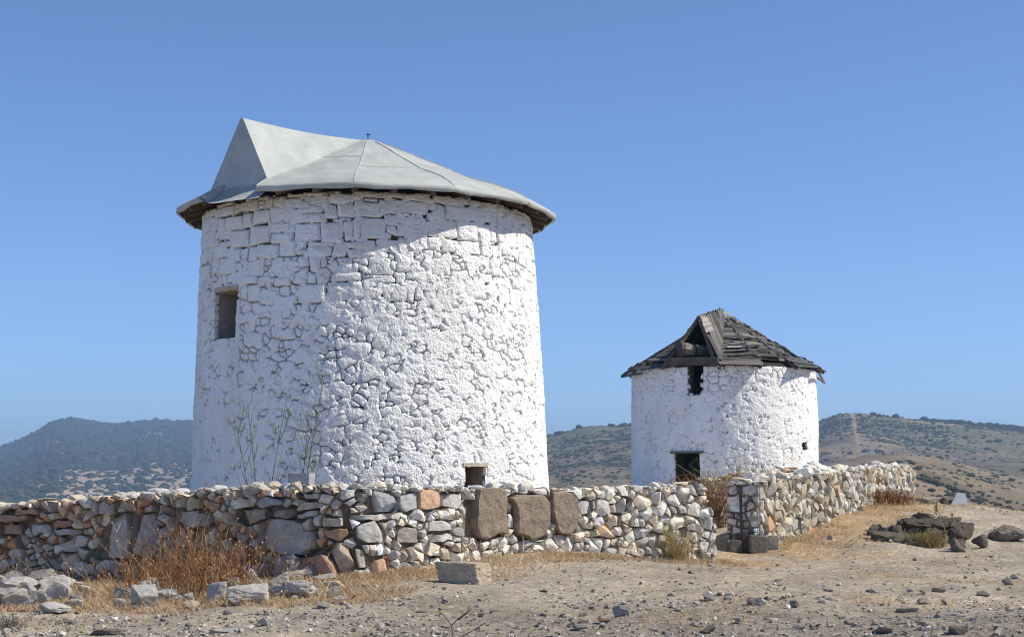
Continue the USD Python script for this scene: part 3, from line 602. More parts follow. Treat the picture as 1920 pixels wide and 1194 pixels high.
# roof of sheets over twelve rafters
roof = mill.sub('roof')
ZE = 6.70
PROF = PchipInterpolator([0, .12, .4, 1.0, 2.2, 3.55, 3.64], [8.19, 8.17, 8.06, 7.80, 7.29, 6.76, 6.69])
ALPHAS = np.radians(np.r_[27 - np.arange(0, 13) * (340 / 12)])   # measured to the west of the side that faces the viewer
def conep(al, r, z): return np.stack([BX - r * np.sin(al), BY - r * np.cos(al), z], -1)
def wrinkle(a, r): return (n2(a * 3.2, r, 1.3, 81) * .03 + n2(a * 9, r * 2, 1.6, 82) * .024) * np.clip(r / 1.0, 0, 1)
for i in range(12):
    a0, a1 = ALPHAS[i], ALPHAS[i + 1]; am = (a0 + a1) / 2; hw = abs(a1 - a0) / 2
    S, Rr = np.meshgrid(np.linspace(0, 1, 15), np.r_[0, .12, .25, .4, np.linspace(.6, 3.5, 24), 3.6, 3.64])
    al = a0 + (a1 - a0) * S; flat = np.cos(hw) / np.cos(al - am); k = .75
    rr = Rr * (1 - k + k * flat); zz = PROF(Rr) + wrinkle(al, Rr); v = conep(al, rr, zz)
    edge = v[-1].copy(); e1 = edge.copy(); e1[:, 2] -= .075 + .012 * np.sin(np.linspace(0, 9, 15)); e2 = e1.copy(); e2[:, :2] = [BX, BY] + (e2[:, :2] - [BX, BY]) * .985
    v = np.concatenate([v, e1[None], e2[None]]); ii = np.arange(v.shape[0] * 15).reshape(v.shape[0], 15)
    put(roof, 'roof_sheet', (v.reshape(-1, 3), np.stack([ii[:-1, :-1], ii[:-1, 1:], ii[1:, 1:], ii[1:, :-1]], -1).reshape(-1, 4)), SHEET, smooth=True)
    # folded seam along the sheet's edge
    rs = np.linspace(.35, 3.62, 26); put(roof, 'seam', tube(conep(np.full(26, a0), rs, PROF(rs) + wrinkle(np.full(26, a0), rs) + .004), .011, 4), SHEET, smooth=True)
    rl = [1.55, 2.35, 1.95][i % 3]; al_ = np.linspace(a0, a1, 16); put(roof, 'seam', tube(conep(al_, rl * (1 - k + k * np.cos(hw) / np.cos(al_ - am)), PROF(np.full(16, rl)) + wrinkle(al_, np.full(16, rl)) + .001), .010, 4), SHEET, smooth=True)
    # boards under the eaves
    for j in range(3):
        b0, b1 = a0 + (a1 - a0) * (j + .02) / 3, a0 + (a1 - a0) * (j + .98) / 3; w = []
        for al_, r_, z_ in ((b0, 3.58, 6.655), (b1, 3.58, 6.655), (b1, 2.7, 6.98), (b0, 2.7, 6.98)):
            w.append(conep(np.array(al_), np.array(r_ * (1 - k + k * np.cos(hw) / np.cos(al_ - am))), np.array(z_ - .01 * (j % 2))))
        w = np.array(w); w = np.vstack([w, w + [0, 0, .02]])
        put(roof, 'eaves_board', (w, np.array([[0, 1, 2, 3], [4, 5, 6, 7], [0, 1, 5, 4], [1, 2, 6, 5], [2, 3, 7, 6], [3, 0, 4, 7]])), WOOD, tint=(.13, .10, .075), attrs={'grain': w * [9, 9, 30]})
for j in range(30):
    al = math.radians(27 - (j + .5) * 340 / 30); put(roof, 'rafter', bar(conep(np.array(al), 2.6, 6.86), conep(np.array(al), 3.5, 6.60), .10, .11), WOOD, tint=(.12, .095, .07), attrs={'grain': np.zeros((8, 3))})
# gable: front, two flanks, a flared skirt
GA = math.radians(40.0); ax, tx = np.array([-math.sin(GA), -math.cos(GA)]), np.array([math.cos(GA), -math.sin(GA)])
def gp(r, t, z): return np.array([BX + ax[0] * r + tx[0] * t, BY + ax[1] * r + tx[1] * t, z])
rows = [(3.17 + .065 * q_, .035 + .735 * q_, 8.055 - 1.195 * q_) for q_ in (0, .3, .55, .8, 1.0)] + [(3.36, .82, 6.72), (3.52, .88, 6.58), (3.70, .93, 6.475)]
V = np.array([[gp(r - (abs(t) ** 2) * (.10 if k > 4 else 0), hw * t * (1 if t > 0 else 1 - .08 * max(0, k - 4)), z + (.065 * max(0, k - 4) * t * t if t < 0 else 0)) for t in np.linspace(-1, 1, 9)] for k, (r, hw, z) in enumerate(rows)])
ii = np.arange(V.shape[0] * 9).reshape(-1, 9); put(roof, 'gable_front', (V.reshape(-1, 3), np.stack([ii[:-1, :-1], ii[:-1, 1:], ii[1:, 1:], ii[1:, :-1]], -1).reshape(-1, 4)), SHEET, smooth=True)
ra = np.array([2.95, 3.15, 3.36, 3.52, 3.66]); ea = conep(np.full(5, math.radians(47)), ra, PROF(np.minimum(ra, 3.64)) + .012); eb = V[3:, 2] + [0, 0, .01]; em = (ea + eb) / 2 + [0, 0, .01]
put(roof, 'sheet_patch', (np.vstack([ea, em, eb]), np.array([[i, i + 1, i + 6, i + 5] for i in (0, 1, 2, 3, 5, 6, 7, 8)])), SHEET, smooth=True)
for sd in (1, -1):
    S, Q = np.meshgrid(np.linspace(0, 1, 24), np.linspace(0, 1, 14))   # S from front to apex, Q from ridge to valley
    top0, top1 = gp(3.17, .035 * sd, 8.055), np.array([BX, BY, 8.17]); low0, low1 = gp(3.235, .77 * sd, 6.86), np.array([BX, BY, 8.13])
    tp = top0 + (top1 - top0) * S[..., None]; lp = low0 + (low1 - low0) * S[..., None]
    tp[..., 2] += -np.sin(S * math.pi) * .05
    v = tp + (lp - tp) * Q[..., None]; rv = np.hypot(v[..., 0] - BX, v[..., 1] - BY)
    v[..., 2] += (n2(S * 3, Q, 1.7, 91) * .06) * Q * (1 - Q) * 4 * np.clip(S * 5, 0, 1)
    foot = Q == 1; v[..., 2] = np.where(foot, np.minimum(v[..., 2], PROF(np.clip(rv, 0, 3.6)) - .02), v[..., 2])
    ii = np.arange(S.size).reshape(S.shape); put(roof, 'gable_flank', (v.reshape(-1, 3), np.stack([ii[:-1, :-1], ii[:-1, 1:], ii[1:, 1:], ii[1:, :-1]], -1).reshape(-1, 4)), SHEET, smooth=True)
fb_ = Bag(); fb_.add(tube([(BX, BY, 8.1), (BX, BY, 8.32)], .011, 6)); fb_.add(tube([(BX - .035, BY, 8.29), (BX + .05, BY, 8.285)], .010, 5)); put(roof, 'finial', fb_.mesh(), IRON)

# ---- the ruined windmill
SX, SY = 7.58, 57.0
ruin = T('windmill', 'smaller whitewashed windmill tower with a broken grey plank roof and dark doorway', 'windmill', (SX, SY, 1.1))
wall2 = ruin.sub('wall')
t2 = Tower((SX + .06, SY), (SX - .07, SY), .5, 5.45, 3.27, 3.22, math.radians(-105), math.radians(90), 23, .05)
da0, dz0 = t2.az_of(1266, 906); da1, dz1 = t2.az_of(1312, 849); DOOR = sbox(da0, dz0 - .5, da1, dz1)
na0, nz0 = t2.az_of(1292, 742); na1, nz1 = t2.az_of(1319, 698); NOTCH = Polygon([(na0 - .05, 5.5), (na0, nz0 + .35), (na0 + .1, nz0), (na1 - .18, nz0 + .05), (na1, nz0 + .25), (na1, 5.5)])
NB = sbox(*NOTCH.bounds)
ha0, hz0 = t2.az_of(1504, 843); ha1, hz1 = t2.az_of(1513, 829); HOLE = sbox(ha0, hz0, ha1, hz1)
def fill_small(a, z): return np.clip(.86 - sstep(4.2, 5.3, z) * .36 + n2(a, z, .7, 75) * .7, 0, 1)
rng = np.random.default_rng(4)
classes = [(420, (.15, .26), (.11, .17), (2.6, 4.5), .12, None), (900, (.08, .15), (.06, .11), (2.3, 3.6), .2, None), (1800, (.045, .08), (.035, .06), (2, 3.2), .25, None)]
build_tower_wall(t2, wall2, rng, classes, .006, fill_small, WHITE2, .06, [DOOR, NB, HOLE], 1.3, math.radians(-7), (.0, .022), .009, 300, .045)
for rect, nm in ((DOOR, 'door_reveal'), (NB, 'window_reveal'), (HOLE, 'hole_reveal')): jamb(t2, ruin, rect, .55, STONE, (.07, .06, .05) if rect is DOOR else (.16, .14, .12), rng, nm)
# broken edges of the upper opening: loose whitewashed stones left standing in it
for (u, v, s) in ((1294, 741, .2), (1306, 745, .24), (1319, 738, .33), (1318, 722, .22), (1288, 725, .22), (1286, 706, .22), (1319, 705, .24)):
    a, z = t2.az_of(u, v); m = rock(rng, s, s, s * .9, 18, .05, .3, 2); c = t2.at(np.array(a), np.array(z), np.array(-.09)); vv = m[0] + c - [0, 0, s * .45]
    put(wall2, 'stone', (vv, m[1]), WHITE2, smooth=True, attrs={'bare': np.zeros(len(vv))})
a_, z_ = (da0 + da1) / 2, dz1
v = t2.at(np.array([da0 - .12, da1 + .12]), np.array([dz1 + .03, dz1 + .03]), np.array([.0, .0])); put(ruin, 'lintel', bar(v[0], v[1], .25, .07), WOOD, tint=(.16, .12, .09), attrs={'grain': np.zeros((8, 3))})

roof2 = ruin.sub('roof'); rng = np.random.default_rng(5)
ZA, ZEV, RE = 7.62, 5.46, 3.52
def c2(al, r, dz=0.0): return np.array([SX - .04 - r * math.sin(al), SY - r * math.cos(al), ZA + (ZEV - ZA) * (r / RE) ** 1.0 + .10 * math.sin(r / RE * math.pi) * -1 + dz])
def plank(parent, a, b, width, thick, up, tint, name='shingle', jit=.012):
    m = bar(a, b, width, thick, up, rng, jit); L = np.linalg.norm(np.asarray(b) - np.asarray(a)); o = rng.uniform(0, 50)
    g = np.array([[x * .8 + o, y * 16 + o, z * 5] for x in (0, L) for y, z in ((0, 0), (width, 0), (width, .1), (0, .1))])
    return put(parent, name, m, WOOD, tint=tint, attrs={'grain': g})
def greywood(): k = rng.uniform(.75, 1.25); return np.array([.115, .108, .10]) * k * rng.choice([.55, .9, 1.0, 1.35]) * (1 + rng.normal(0, .04, 3))
SEC = 14; D0, D1 = math.radians(27 - 17), math.radians(27 + 17)       # the gable's sector
angs = np.r_[D0 - np.arange(0, SEC + 1) * (2 * math.pi - (D1 - D0)) / SEC]
for i in range(SEC):                                        # dark boarding under the rafters
    q = np.array([c2(angs[i], .3, -.16), c2(angs[i + 1], .3, -.16), c2(angs[i + 1], RE - .25, -.15), c2(angs[i], RE - .25, -.15)]); put(roof2, 'roof_lining', (np.vstack([q, q - [0, 0, .02]]), np.array([[0, 1, 2, 3], [7, 6, 5, 4], [0, 4, 5, 1], [1, 5, 6, 2], [2, 6, 7, 3], [3, 7, 4, 0]])), WOOD, tint=(.035, .03, .025), attrs={'grain': np.zeros((8, 3))})
for i in range(SEC + 1):
    al = angs[i]; plank(roof2, c2(al, .25, -.07), c2(al, RE + rng.uniform(-.05, .12), -.08), .09, .10, (0, 0, 1), (.11, .10, .085), 'rafter')
ROWS = np.linspace(.75, RE - .02, 17)
for i in range(SEC):
    a0, a1 = angs[i], angs[i + 1]; am = (a0 + a1) / 2
    for k, r in enumerate(ROWS):
        front = -90 < math.degrees((am + math.pi) % (2 * math.pi) - math.pi) < 95
        p_miss = (.06 + .45 * (k in (14, 15)) + .2 * (k == 16) + .08 * (k > 9)) if front else .02
        if rng.uniform() < p_miss: continue
        if (k == 16 and i in (6, 11)): continue
        p, q = c2(a0, r + rng.normal(0, .028), rng.normal(0.02, .02)), c2(a1, r + rng.normal(0, .028), rng.normal(0.02, .02))
        d = q - p; ex = rng.uniform(-.02, .09, 2); n_ = np.linalg.norm(d); p, q = p - d / n_ * ex[0], q + d / n_ * ex[1]
        slope = c2(am, r + .1) - c2(am, r - .1); nrm = np.cross(q - p, slope); nrm *= np.sign(nrm[2]); nrm /= np.linalg.norm(nrm)
        tilt = nrm + slope / np.linalg.norm(slope) * rng.normal(.10, .06)
        plank(roof2, p, q, .185 * rng.uniform(.85, 1.12), .022, tilt, greywood())
for _ in range(44):                                         # loose boards slid askew over the rows
    al, r = math.radians(rng.uniform(-95, 8)), rng.uniform(.7, 3.3); L_ = rng.uniform(.35, .95) / max(r, .5); p, q = c2(al, r + rng.normal(0, .09), .065), c2(al - L_, r + rng.normal(0, .09), .06)
    slope = c2(al, r + .1) - c2(al, r - .1); nrm = np.cross(q - p, slope); nrm *= np.sign(nrm[2]); plank(roof2, p, q, rng.uniform(.09, .18), .024, nrm / np.linalg.norm(nrm) + rng.normal(0, .16, 3), greywood() * rng.choice([.8, 1.2, 1.9]))
# gable of the ruined roof
GA2 = math.radians(27); ax2, tx2 = np.array([-math.sin(GA2), -math.cos(GA2)]), np.array([math.cos(GA2), -math.sin(GA2)])
def g2(r, t, z): return np.array([SX - .04 + ax2[0] * r + tx2[0] * t, SY + ax2[1] * r + tx2[1] * t, z])
PK, AP = g2(2.55, 0, 7.19), np.array([SX - .12, SY - .2, 7.66]); RB2, LB2 = g2(3.42, .93, 5.42), g2(3.42, -.93, 5.42)
for q in (RB2, LB2): plank(roof2, PK + [0, 0, -.05], q, .13, .10, (0, 1, .2), (.10, .085, .07), 'gable_rafter', .02)
plank(roof2, PK + [0, .2, -.06], AP + [0, 0, -.05], .1, .1, (0, 0, 1), (.12, .10, .085), 'ridge_beam')
plank(roof2, g2(3.2, -.95, 5.62), g2(3.2, .98, 5.58), .26, .28, (0, 0, 1), (.12, .10, .08), 'cross_beam', .02)
plank(roof2, g2(2.6, -.8, 5.98), g2(2.6, .8, 5.96), .2, .16, (0, 0, 1), (.09, .075, .06), 'cross_beam', .02)
for sd, RBx in ((1, RB2), (-1, LB2)):
    n = 10
    for k in range(n):
        s_ = (k + .5) / n; tp = PK + (AP - PK) * s_; al_end = D0 if sd > 0 else D1
        rv = 3.42 + (.55 - 3.42) * s_; bt = c2(al_end + (-.02 if sd > 0 else .02), rv, .05)
        mid = tp + (bt - tp) * (.42 + rng.uniform(-.03, .03)); nrm = np.cross(AP - PK, bt - tp); nrm /= np.linalg.norm(nrm); nrm *= np.sign(nrm[2])
        wd = np.linalg.norm(AP - PK) / n * 1.02
        if s_ < .28:                                        # short light boards laid across, near the peak
            for m_ in range(4):
                f0 = .02 + m_ * .10; o = (bt - tp) * f0
                plank(roof2, PK + (AP - PK) * 0 + o, PK + (AP - PK) * .30 + o, .17, .022, nrm, np.array([.30, .28, .25]) * rng.uniform(.85, 1.1)) if k == 0 else None
            plank(roof2, tp + (bt - tp) * .42, bt, wd, .022, nrm + rng.normal(0, .03, 3), greywood() * 1.15)
        else:
            plank(roof2, tp + nrm * .01, mid, wd * rng.uniform(.85, 1.0), .022, nrm + rng.normal(0, .05, 3), greywood())
            plank(roof2, mid - (mid - tp) * .06, bt, wd * rng.uniform(.8, 1.0), .022, nrm + rng.normal(0, .05, 3), greywood())
for r_, z_, b_ in ((.22, .10, -75), (.40, .07, -70), (.58, .055, -66)):
    plank(roof2, c2(math.radians(20), r_ + .06, z_), c2(math.radians(b_), r_ + .02, z_ - .01), .17, .022, (.25, -.45, 1), np.array([.30, .275, .24]) * rng.uniform(.9, 1.1))
plank(roof2, c2(math.radians(-105), 3.3, -.05), c2(math.radians(-98), 3.72, -.25), .05, .06, (0, 0, 1), (.12, .1, .085), 'batten'); plank(roof2, c2(math.radians(-60), 3.5, -.12), c2(math.radians(-98), 3.74, -.24), .05, .06, (0, 0, 1), (.2, .18, .16), 'batten')
plank(roof2, c2(math.radians(82), 3.3, -.02), c2(math.radians(88), 3.66, -.10), .06, .06, (0, 0, 1), (.12, .1, .085), 'batten'); plank(roof2, c2(math.radians(60), 3.5, -.16), c2(math.radians(88), 3.66, -.12), .05, .06, (0, 0, 1), (.12, .1, .085), 'batten')
SD = np.array([-math.sin(math.radians(66)), -math.cos(math.radians(66)), .03]); e = P(1277, 655, 54.35); o = e - SD * 1.5
m = tube([o, e - SD * .45, e - SD * .44, e], [.20, .20, .235, .23], 8); put(ruin, 'windshaft', m, WOOD, tint=(.23, .21, .185), attrs={'grain': m[0] * [3, 2, 14]})
put(ruin, 'shaft_collar', tube([e - SD * .02, e + SD * .12], [.31, .30], 14), IRON); put(ruin, 'shaft_collar', tube([e - SD * .50, e - SD * .44], .25, 14), IRON)
for zf, nm in ((3.75, 'loft_floor'), (.9, 'ground_floor')):
    th = np.linspace(0, 2 * math.pi, 40, endpoint=False); v = np.array([[SX + 3.12 * math.cos(t), SY + 3.12 * math.sin(t), zf] for t in th] + [[SX, SY, zf]]); put(ruin, nm, (v, np.array([[i, (i + 1) % 40, 40] for i in range(40)])), WOOD, tint=(.08, .065, .05), attrs={'grain': v * [2, 12, 1]})

# ------------------------------------------------------------------ dry stone walls
LIME = np.array([1.32, 1.29, 1.22]) * np.array([[.55, .525, .475], [.47, .455, .425], [.62, .59, .535], [.38, .375, .365], [.42, .37, .31], [.52, .465, .38], [.50, .36, .25], [.30, .295, .285]])
DUSK = np.array([1.72, 1.60, 1.42]) * np.array([[.40, .36, .305], [.34, .31, .275], [.36, .24, .155], [.28, .255, .23], [.42, .35, .26], [.33, .21, .135], [.40, .38, .35]])
def broken(rng, v, nb, e, pl):
    """Presses the front of a stone onto a few broken planes."""
    c = v[nb:, :2].mean(0); q = v[nb:, :2] - c; h = np.full(len(q), 9.0)
    for t0, t1, o in pl: h = np.minimum(h, e + o + q[:, 0] * t0 + q[:, 1] * t1)
    return h
def wall_stone(rng, poly, path, k, depth=.22, out=(.0, .075), chunky=1.0, off=(0, 0)):
    c_ = np.array(poly.simplify(.030).exterior.coords)[:-1]; b = np.vstack([np.vstack([c_, ]), ]) if len(c_) > 12 else np.stack([c_, (c_ * .5 + np.roll(c_, -1, 0) * .5)], 1).reshape(-1, 2)
    b = b + rng.normal(0, .005, b.shape); rr = math.sqrt(poly.area / math.pi); e = rng.uniform(*out)
    fr = [.80, 1.0, .99, .955, .72, .40]; hs = [-depth, -.05, e * .3, e, e, e]
    v, f = rings(b, fr, hs, k * 1.3, 0, 8.0); nb = len(b) * 3
    pl = [(rng.normal(0, .12), rng.normal(-.04, .12), .012)] + [(rng.normal(0, .6), rng.normal(0, .6), rr * rng.uniform(.08, .28)) for _ in range(4)]
    v[nb:, 2] = broken(rng, v, nb, e, pl) + (fbm(np.c_[v[nb:, :2] * 9, np.full(len(v) - nb, k * 1.3)], 3) - .5) * .03
    return path.at(v[:, 0], v[:, 1], v[:, 2]), f
def pxpoly(path, pts):
    q = [path.sz(u, v) for u, v in pts]; p = Polygon(q).buffer(0); return p if p.geom_type == 'Polygon' else max(p.geoms, key=lambda a: a.area)
def colour(rng, pal, pr): c = pal[rng.choice(len(pal), p=np.array(pr) / sum(pr))] * rng.uniform(.82, 1.15); return np.clip(c, .03, .74)

def core(path, thick, back_drop, inset, name, parent, n=420, cap0=True):
    s = np.linspace(0.02, path.L - .02, n); zb, zt = path.bot(s) - .4, path.top(s) - .05
    prof = [(-inset, zb), (-inset - .01, zb + (zt - zb) * .33), (-inset, zb + (zt - zb) * .66), (-inset - .02, zt - .06), (-inset - .12, zt - .01), (-thick / 2, zt + .01), (-thick + .1, zt - .02), (-thick, zt - .1), (-thick, zb)]
    V = []
    for h, z in prof:
        p = path.at(s, z, np.full(n, h)); j = (fbm(p * 4, 3) - .5)[:, None]; V.append(p + j * np.array([.05, .05, .09]))
    V = np.array(V); k = len(prof); ii = np.arange(k * n).reshape(k, n)
    q = np.stack([ii[:-1, :-1], ii[:-1, 1:], ii[1:, 1:], ii[1:, :-1]], -1).reshape(-1, 4)
    f = np.vstack([q[:, [0, 1, 2]], q[:, [0, 2, 3]]]); V = V.reshape(-1, 3); m = len(V); ends = []
    for e in (0, n - 1):
        for r in range(1, k - 1): ends.append([ii[0, e], ii[r, e], ii[r + 1, e]])
    return put(parent, name, (V, np.vstack([f, np.array(ends)])), EARTH, smooth=False)

wl = T('stone_wall', 'long dry stone wall of mixed grey and rusty stones in front of the big windmill', 'wall', (float(W1.q[450, 0]), float(W1.q[450, 1]), .2))
SPEC = [  # outlines of the stones that stand out, with their own colour: (points, colour, outward, rock kind)
 ([(491,997),(494,978),(519,970),(552,974),(574,984),(578,996),(590,998),(596,1011),(594,1030),(574,1038),(552,1042),(527,1035),(503,1025),(489,1014)], (.50,.42,.33), .16, 0),
 ([(533,1048),(574,1045),(617,1039),(629,1054),(636,1080),(628,1086),(590,1079),(546,1073)], (.44,.27,.16), .14, 0),
 ([(606,1030),(631,1015),(650,1022),(660,1046),(664,1060),(657,1084),(641,1078),(631,1044)], (.50,.40,.29), .08, 0),
 ([(667,1030),(680,1026),(690,1060),(673,1066)], (.50,.44,.35), .03, 0), ([(696,1054),(726,1044),(728,1073),(701,1073)], (.54,.36,.25), .02, 0),
 ([(697,920),(704,919),(736,928),(748,943),(744,957),(707,960),(701,946)], (.37,.38,.385), .03, 0), ([(750,924),(780,922),(781,951),(758,961),(748,945)], (.42,.42,.42), .03, 0),
 ([(784,924),(805,917),(823,922),(825,950),(800,956),(784,954)], (.55,.37,.25), .03, 0), ([(658,965),(728,962),(731,972),(660,975)], (.52,.49,.43), .04, 0),
 ([(667,987),(701,974),(716,997),(716,1015),(688,1018),(669,1006)], (.48,.465,.43), .06, 0), ([(746,987),(780,988),(783,1018),(743,1016)], (.34,.30,.25), .03, 0),
 ([(556,922),(605,927),(606,936),(557,930)], (.50,.42,.33), .07, 0), ([(481,943),(503,929),(530,936),(530,946),(495,951)], (.40,.38,.35), .05, 0),
 ([(449,956),(500,955),(499,974),(468,981),(447,973)], (.36,.29,.21), .05, 0), ([(504,961),(557,951),(560,964),(546,972),(506,968)], (.36,.28,.21), .06, 0),
 ([(561,955),(579,937),(603,944),(602,952),(563,959)], (.50,.42,.31), .08, 0), ([(610,971),(645,970),(644,986),(612,988)], (.50,.43,.31), .09, 0),
 ([(612,992),(652,989),(656,1001),(639,1012),(614,1008)], (.42,.26,.16), .08, 0), ([(575,983),(587,967),(590,996),(579,994)], (.50,.45,.37), .12, 0), ([(590,957),(601,955),(600,964),(588,968),(562,974),(560,968)], (.48,.44,.38), .10, 0),
 ([(895,916),(942,915),(946,938),(947,1000),(927,1000),(917,1010),(895,1010),(888,984),(891,938)], (.285,.225,.17), .10, 1),
 ([(950,932),(974,928),(1014,926),(1024,943),(1024,987),(1017,1006),(995,1010),(963,1003),(961,951)], (.285,.225,.17), .11, 1),
 ([(1032,921),(1066,923),(1079,935),(1080,990),(1066,1001),(1044,999),(1036,973),(1030,940)], (.29,.23,.175), .10, 1),
 ([(827,928),(868,925),(872,935),(853,954),(827,948)], (.52,.50,.46), .03, 0), ([(803,977),(842,977),(843,992),(803,996)], (.53,.52,.48), .03, 0), ([(804,1003),(846,1001),(847,1012),(806,1015)], (.52,.51,.47), .03, 0),
 ([(1083,940),(1101,939),(1108,960),(1087,964)], (.50,.49,.46), .04, 0), ([(176,1044),(209,974),(240,962),(246,1048)], (.46,.41,.35), .05, 0), ([(250,1040),(250,966),(292,962),(300,1000),(292,1046)], (.42,.37,.31), .05, 0),
 ([(99,978),(136,974),(137,985),(103,992)], (.36,.22,.14), .05, 0), ([(102,994),(155,990),(157,1000),(108,1004)], (.50,.45,.38), .05, 0), ([(62,983),(97,982),(98,996),(64,1003)], (.48,.44,.37), .05, 0), ([(0,984),(42,982),(46,1000),(0,1002)], (.35,.24,.17), .05, 0),
 ([(333,958),(398,960),(404,978),(370,990),(334,978)], (.44,.38,.31), .07, 0), ([(18,956),(74,955),(75,964),(30,966)], (.42,.27,.18), .10, 0), ([(0,963),(58,966),(58,976),(0,978)], (.36,.25,.18), .09, 0)]
def gapbox(path, pts): return pxpoly(path, pts)
rng = np.random.default_rng(12)
specs = [pxpoly(W1, s[0]) for s in SPEC]
dark = unary_union([gapbox(W1, q) for q in ([(640, 944), (653, 946), (656, 966), (640, 966)], [(868, 940), (887, 938), (885, 985), (890, 1008), (866, 1004)])])
s_bend, s_mid = np.interp(640, W1.u, W1.s), np.interp(860, W1.u, W1.s)
left, mid_, righty = (lambda x, y: x < s_bend), (lambda x, y: s_bend <= x < s_mid), (lambda x, y: x >= s_mid)
classes = [(420, (.15, .27), (.05, .09), (2.8, 5), .10, left), (420, (.09, .16), (.045, .075), (2.6, 4.5), .14, left), (260, (.11, .18), (.08, .11), (3, 5), .1, mid_), (500, (.07, .11), (.05, .08), (2.8, 4.5), .15, mid_),
           (500, (.065, .13), (.06, .105), (2.8, 5), .2, righty), (1300, (.05, .09), (.04, .07), (2.6, 4.8), .25, righty), (2200, (.03, .05), (.025, .045), (2.2, 4), .3, None)]
zlo, zhi = float(W1.zb.min()) - .15, float(W1.zt.max()) + .05
cells = pack(rng, 0.0, W1.L, zlo, zhi, classes, .02, specs, dark)
band = Polygon(np.vstack([np.c_[W1.s, W1.zb - .12], np.c_[W1.s, W1.zt - .01 + n2(W1.s, W1.s * 0, 2.2, 5) * .17][::-1]])).buffer(0)
items = []
for k, g in enumerate(cells):
    g = g.intersection(band)
    if g.is_empty: continue
    p = tidy(g, rng.uniform(.003, .014), .004)
    if p is None or p.area < .002: continue
    x = p.centroid.x; lf = x < s_bend
    c = colour(rng, DUSK, (3, 3, 2, 2, 2, 1.3, 2)) if lf else colour(rng, LIME, (4, 3, 2.2, 2.2, 2.2, 3, .35, .8))
    v, f = wall_stone(rng, p, W1, k, out=(.01, .11) if lf else (.01, .075)); items.append((v, f, c, screen_area(v), STONE))
for k, (p, sp) in enumerate(zip(specs, SPEC)):
    b = resample(p, .045, 10, 80); lava = sp[3]; e = sp[2]; b = b + (np.stack([noise(np.c_[b * 9, np.full(len(b), k)]), noise(np.c_[b * 9, np.full(len(b), k + 50.)])], 1) - .5) * .045
    fr = [.9, 1.0, .985, .955, .90, .80, .68, .55, .42, .28, .14]; hs = [-.25, -.06, e * .4, e * .85] + [e] * 7
    v, f = rings(b, fr, hs, k * 3.1, 0, 6.0); nb = len(b) * 3
    pl = [(rng.normal(0, .04), rng.normal(-.02, .05), 0)] + ([] if lava else [(rng.normal(0, .4), rng.normal(0, .4), rng.uniform(.02, .10)) for _ in range(4)])
    v[nb:, 2] = np.minimum(v[nb:, 2], broken(rng, v, nb, e, pl)) + (fbm(np.c_[v[nb:, :2] * 7, np.full(len(v) - nb, k * 3.1)], 4) - .5) * (.055 if not lava else .04)
    w3 = W1.at(v[:, 0], v[:, 1], v[:, 2]); items.append((w3, f, np.array(sp[1]), 1e9, LAVA if lava else STONE))
# loose coping stones along the top
for k in range(330):
    s_ = rng.uniform(0.05, W1.L - .12); lf = s_ < s_bend; sc = min(.24, rng.lognormal(-1.95, .38) * (1.12 if lf else .75))
    m = rock(rng, sc * rng.uniform(1, 1.7), sc * rng.uniform(.8, 1.2), sc * rng.uniform(.35, .75), 16, .06, .5, 1)
    p = W1.at(np.array(s_), W1.top(s_) - .055 - sc * .12, np.array(rng.uniform(-.5, .02))); m = place(m, p, rng.uniform(0, 6.3), rng.normal(0, .12, 2))
    items.append((*m, colour(rng, LIME, (4, 3, 3, 1.5, 1.5, 2, .4, 1)) * (.72 if lf else .9), screen_area(m[0]) * .8, STONE))
def emit_wall(parent, items, nmax=300):
    items.sort(key=lambda t: -t[3])
    for v, f, c, a, mt in items[:nmax]: put(parent, 'stone', (v, f), mt, tint=c)
    bg = Bag()
    for v, f, c, a, mt in items[nmax:]: bg.add((v, f), c)
    if bg.n: put(parent, 'small_stones', bg.mesh(), STONE, tint=bg.tints(), kind='stuff')
emit_wall(wl, items); core(W1, .62, 0, .085, 'wall_core', wl)

wr = T('stone_wall', 'sunlit dry stone wall with a square gate end climbing past the smaller windmill', 'wall', (float(W2.q[300, 0]), float(W2.q[300, 1]), .5))
rng = np.random.default_rng(14)
classes = [(420, (.16, .28), (.09, .145), (2.6, 4.2), .15, None), (1300, (.09, .17), (.06, .10), (2.5, 4.2), .2, None), (1800, (.05, .08), (.04, .06), (2.2, 4), .3, None)]
zlo, zhi = float(W2.zb.min()) - .15, float(W2.zt.max()) + .05
cells = pack(rng, 0, W2.L, zlo, zhi, classes, .02)
band = Polygon(np.vstack([np.c_[W2.s, W2.zb - .12], np.c_[W2.s, W2.zt - .01 + n2(W2.s, W2.s * 0, 2.2, 6) * .08][::-1]])).buffer(0); items = []
for k, g in enumerate(cells):
    g = g.intersection(band)
    if g.is_empty: continue
    p = tidy(g, rng.uniform(.003, .015), .004)
    if p is None or p.area < .003: continue
    c = colour(rng, LIME, (4, 3, 3, 1.5, 1.5, 2.5, .5, .8)) * [.73, .715, .68]; v, f = wall_stone(rng, p, W2, k, out=(.01, .08)); items.append((v, f, c, screen_area(v), STONE))
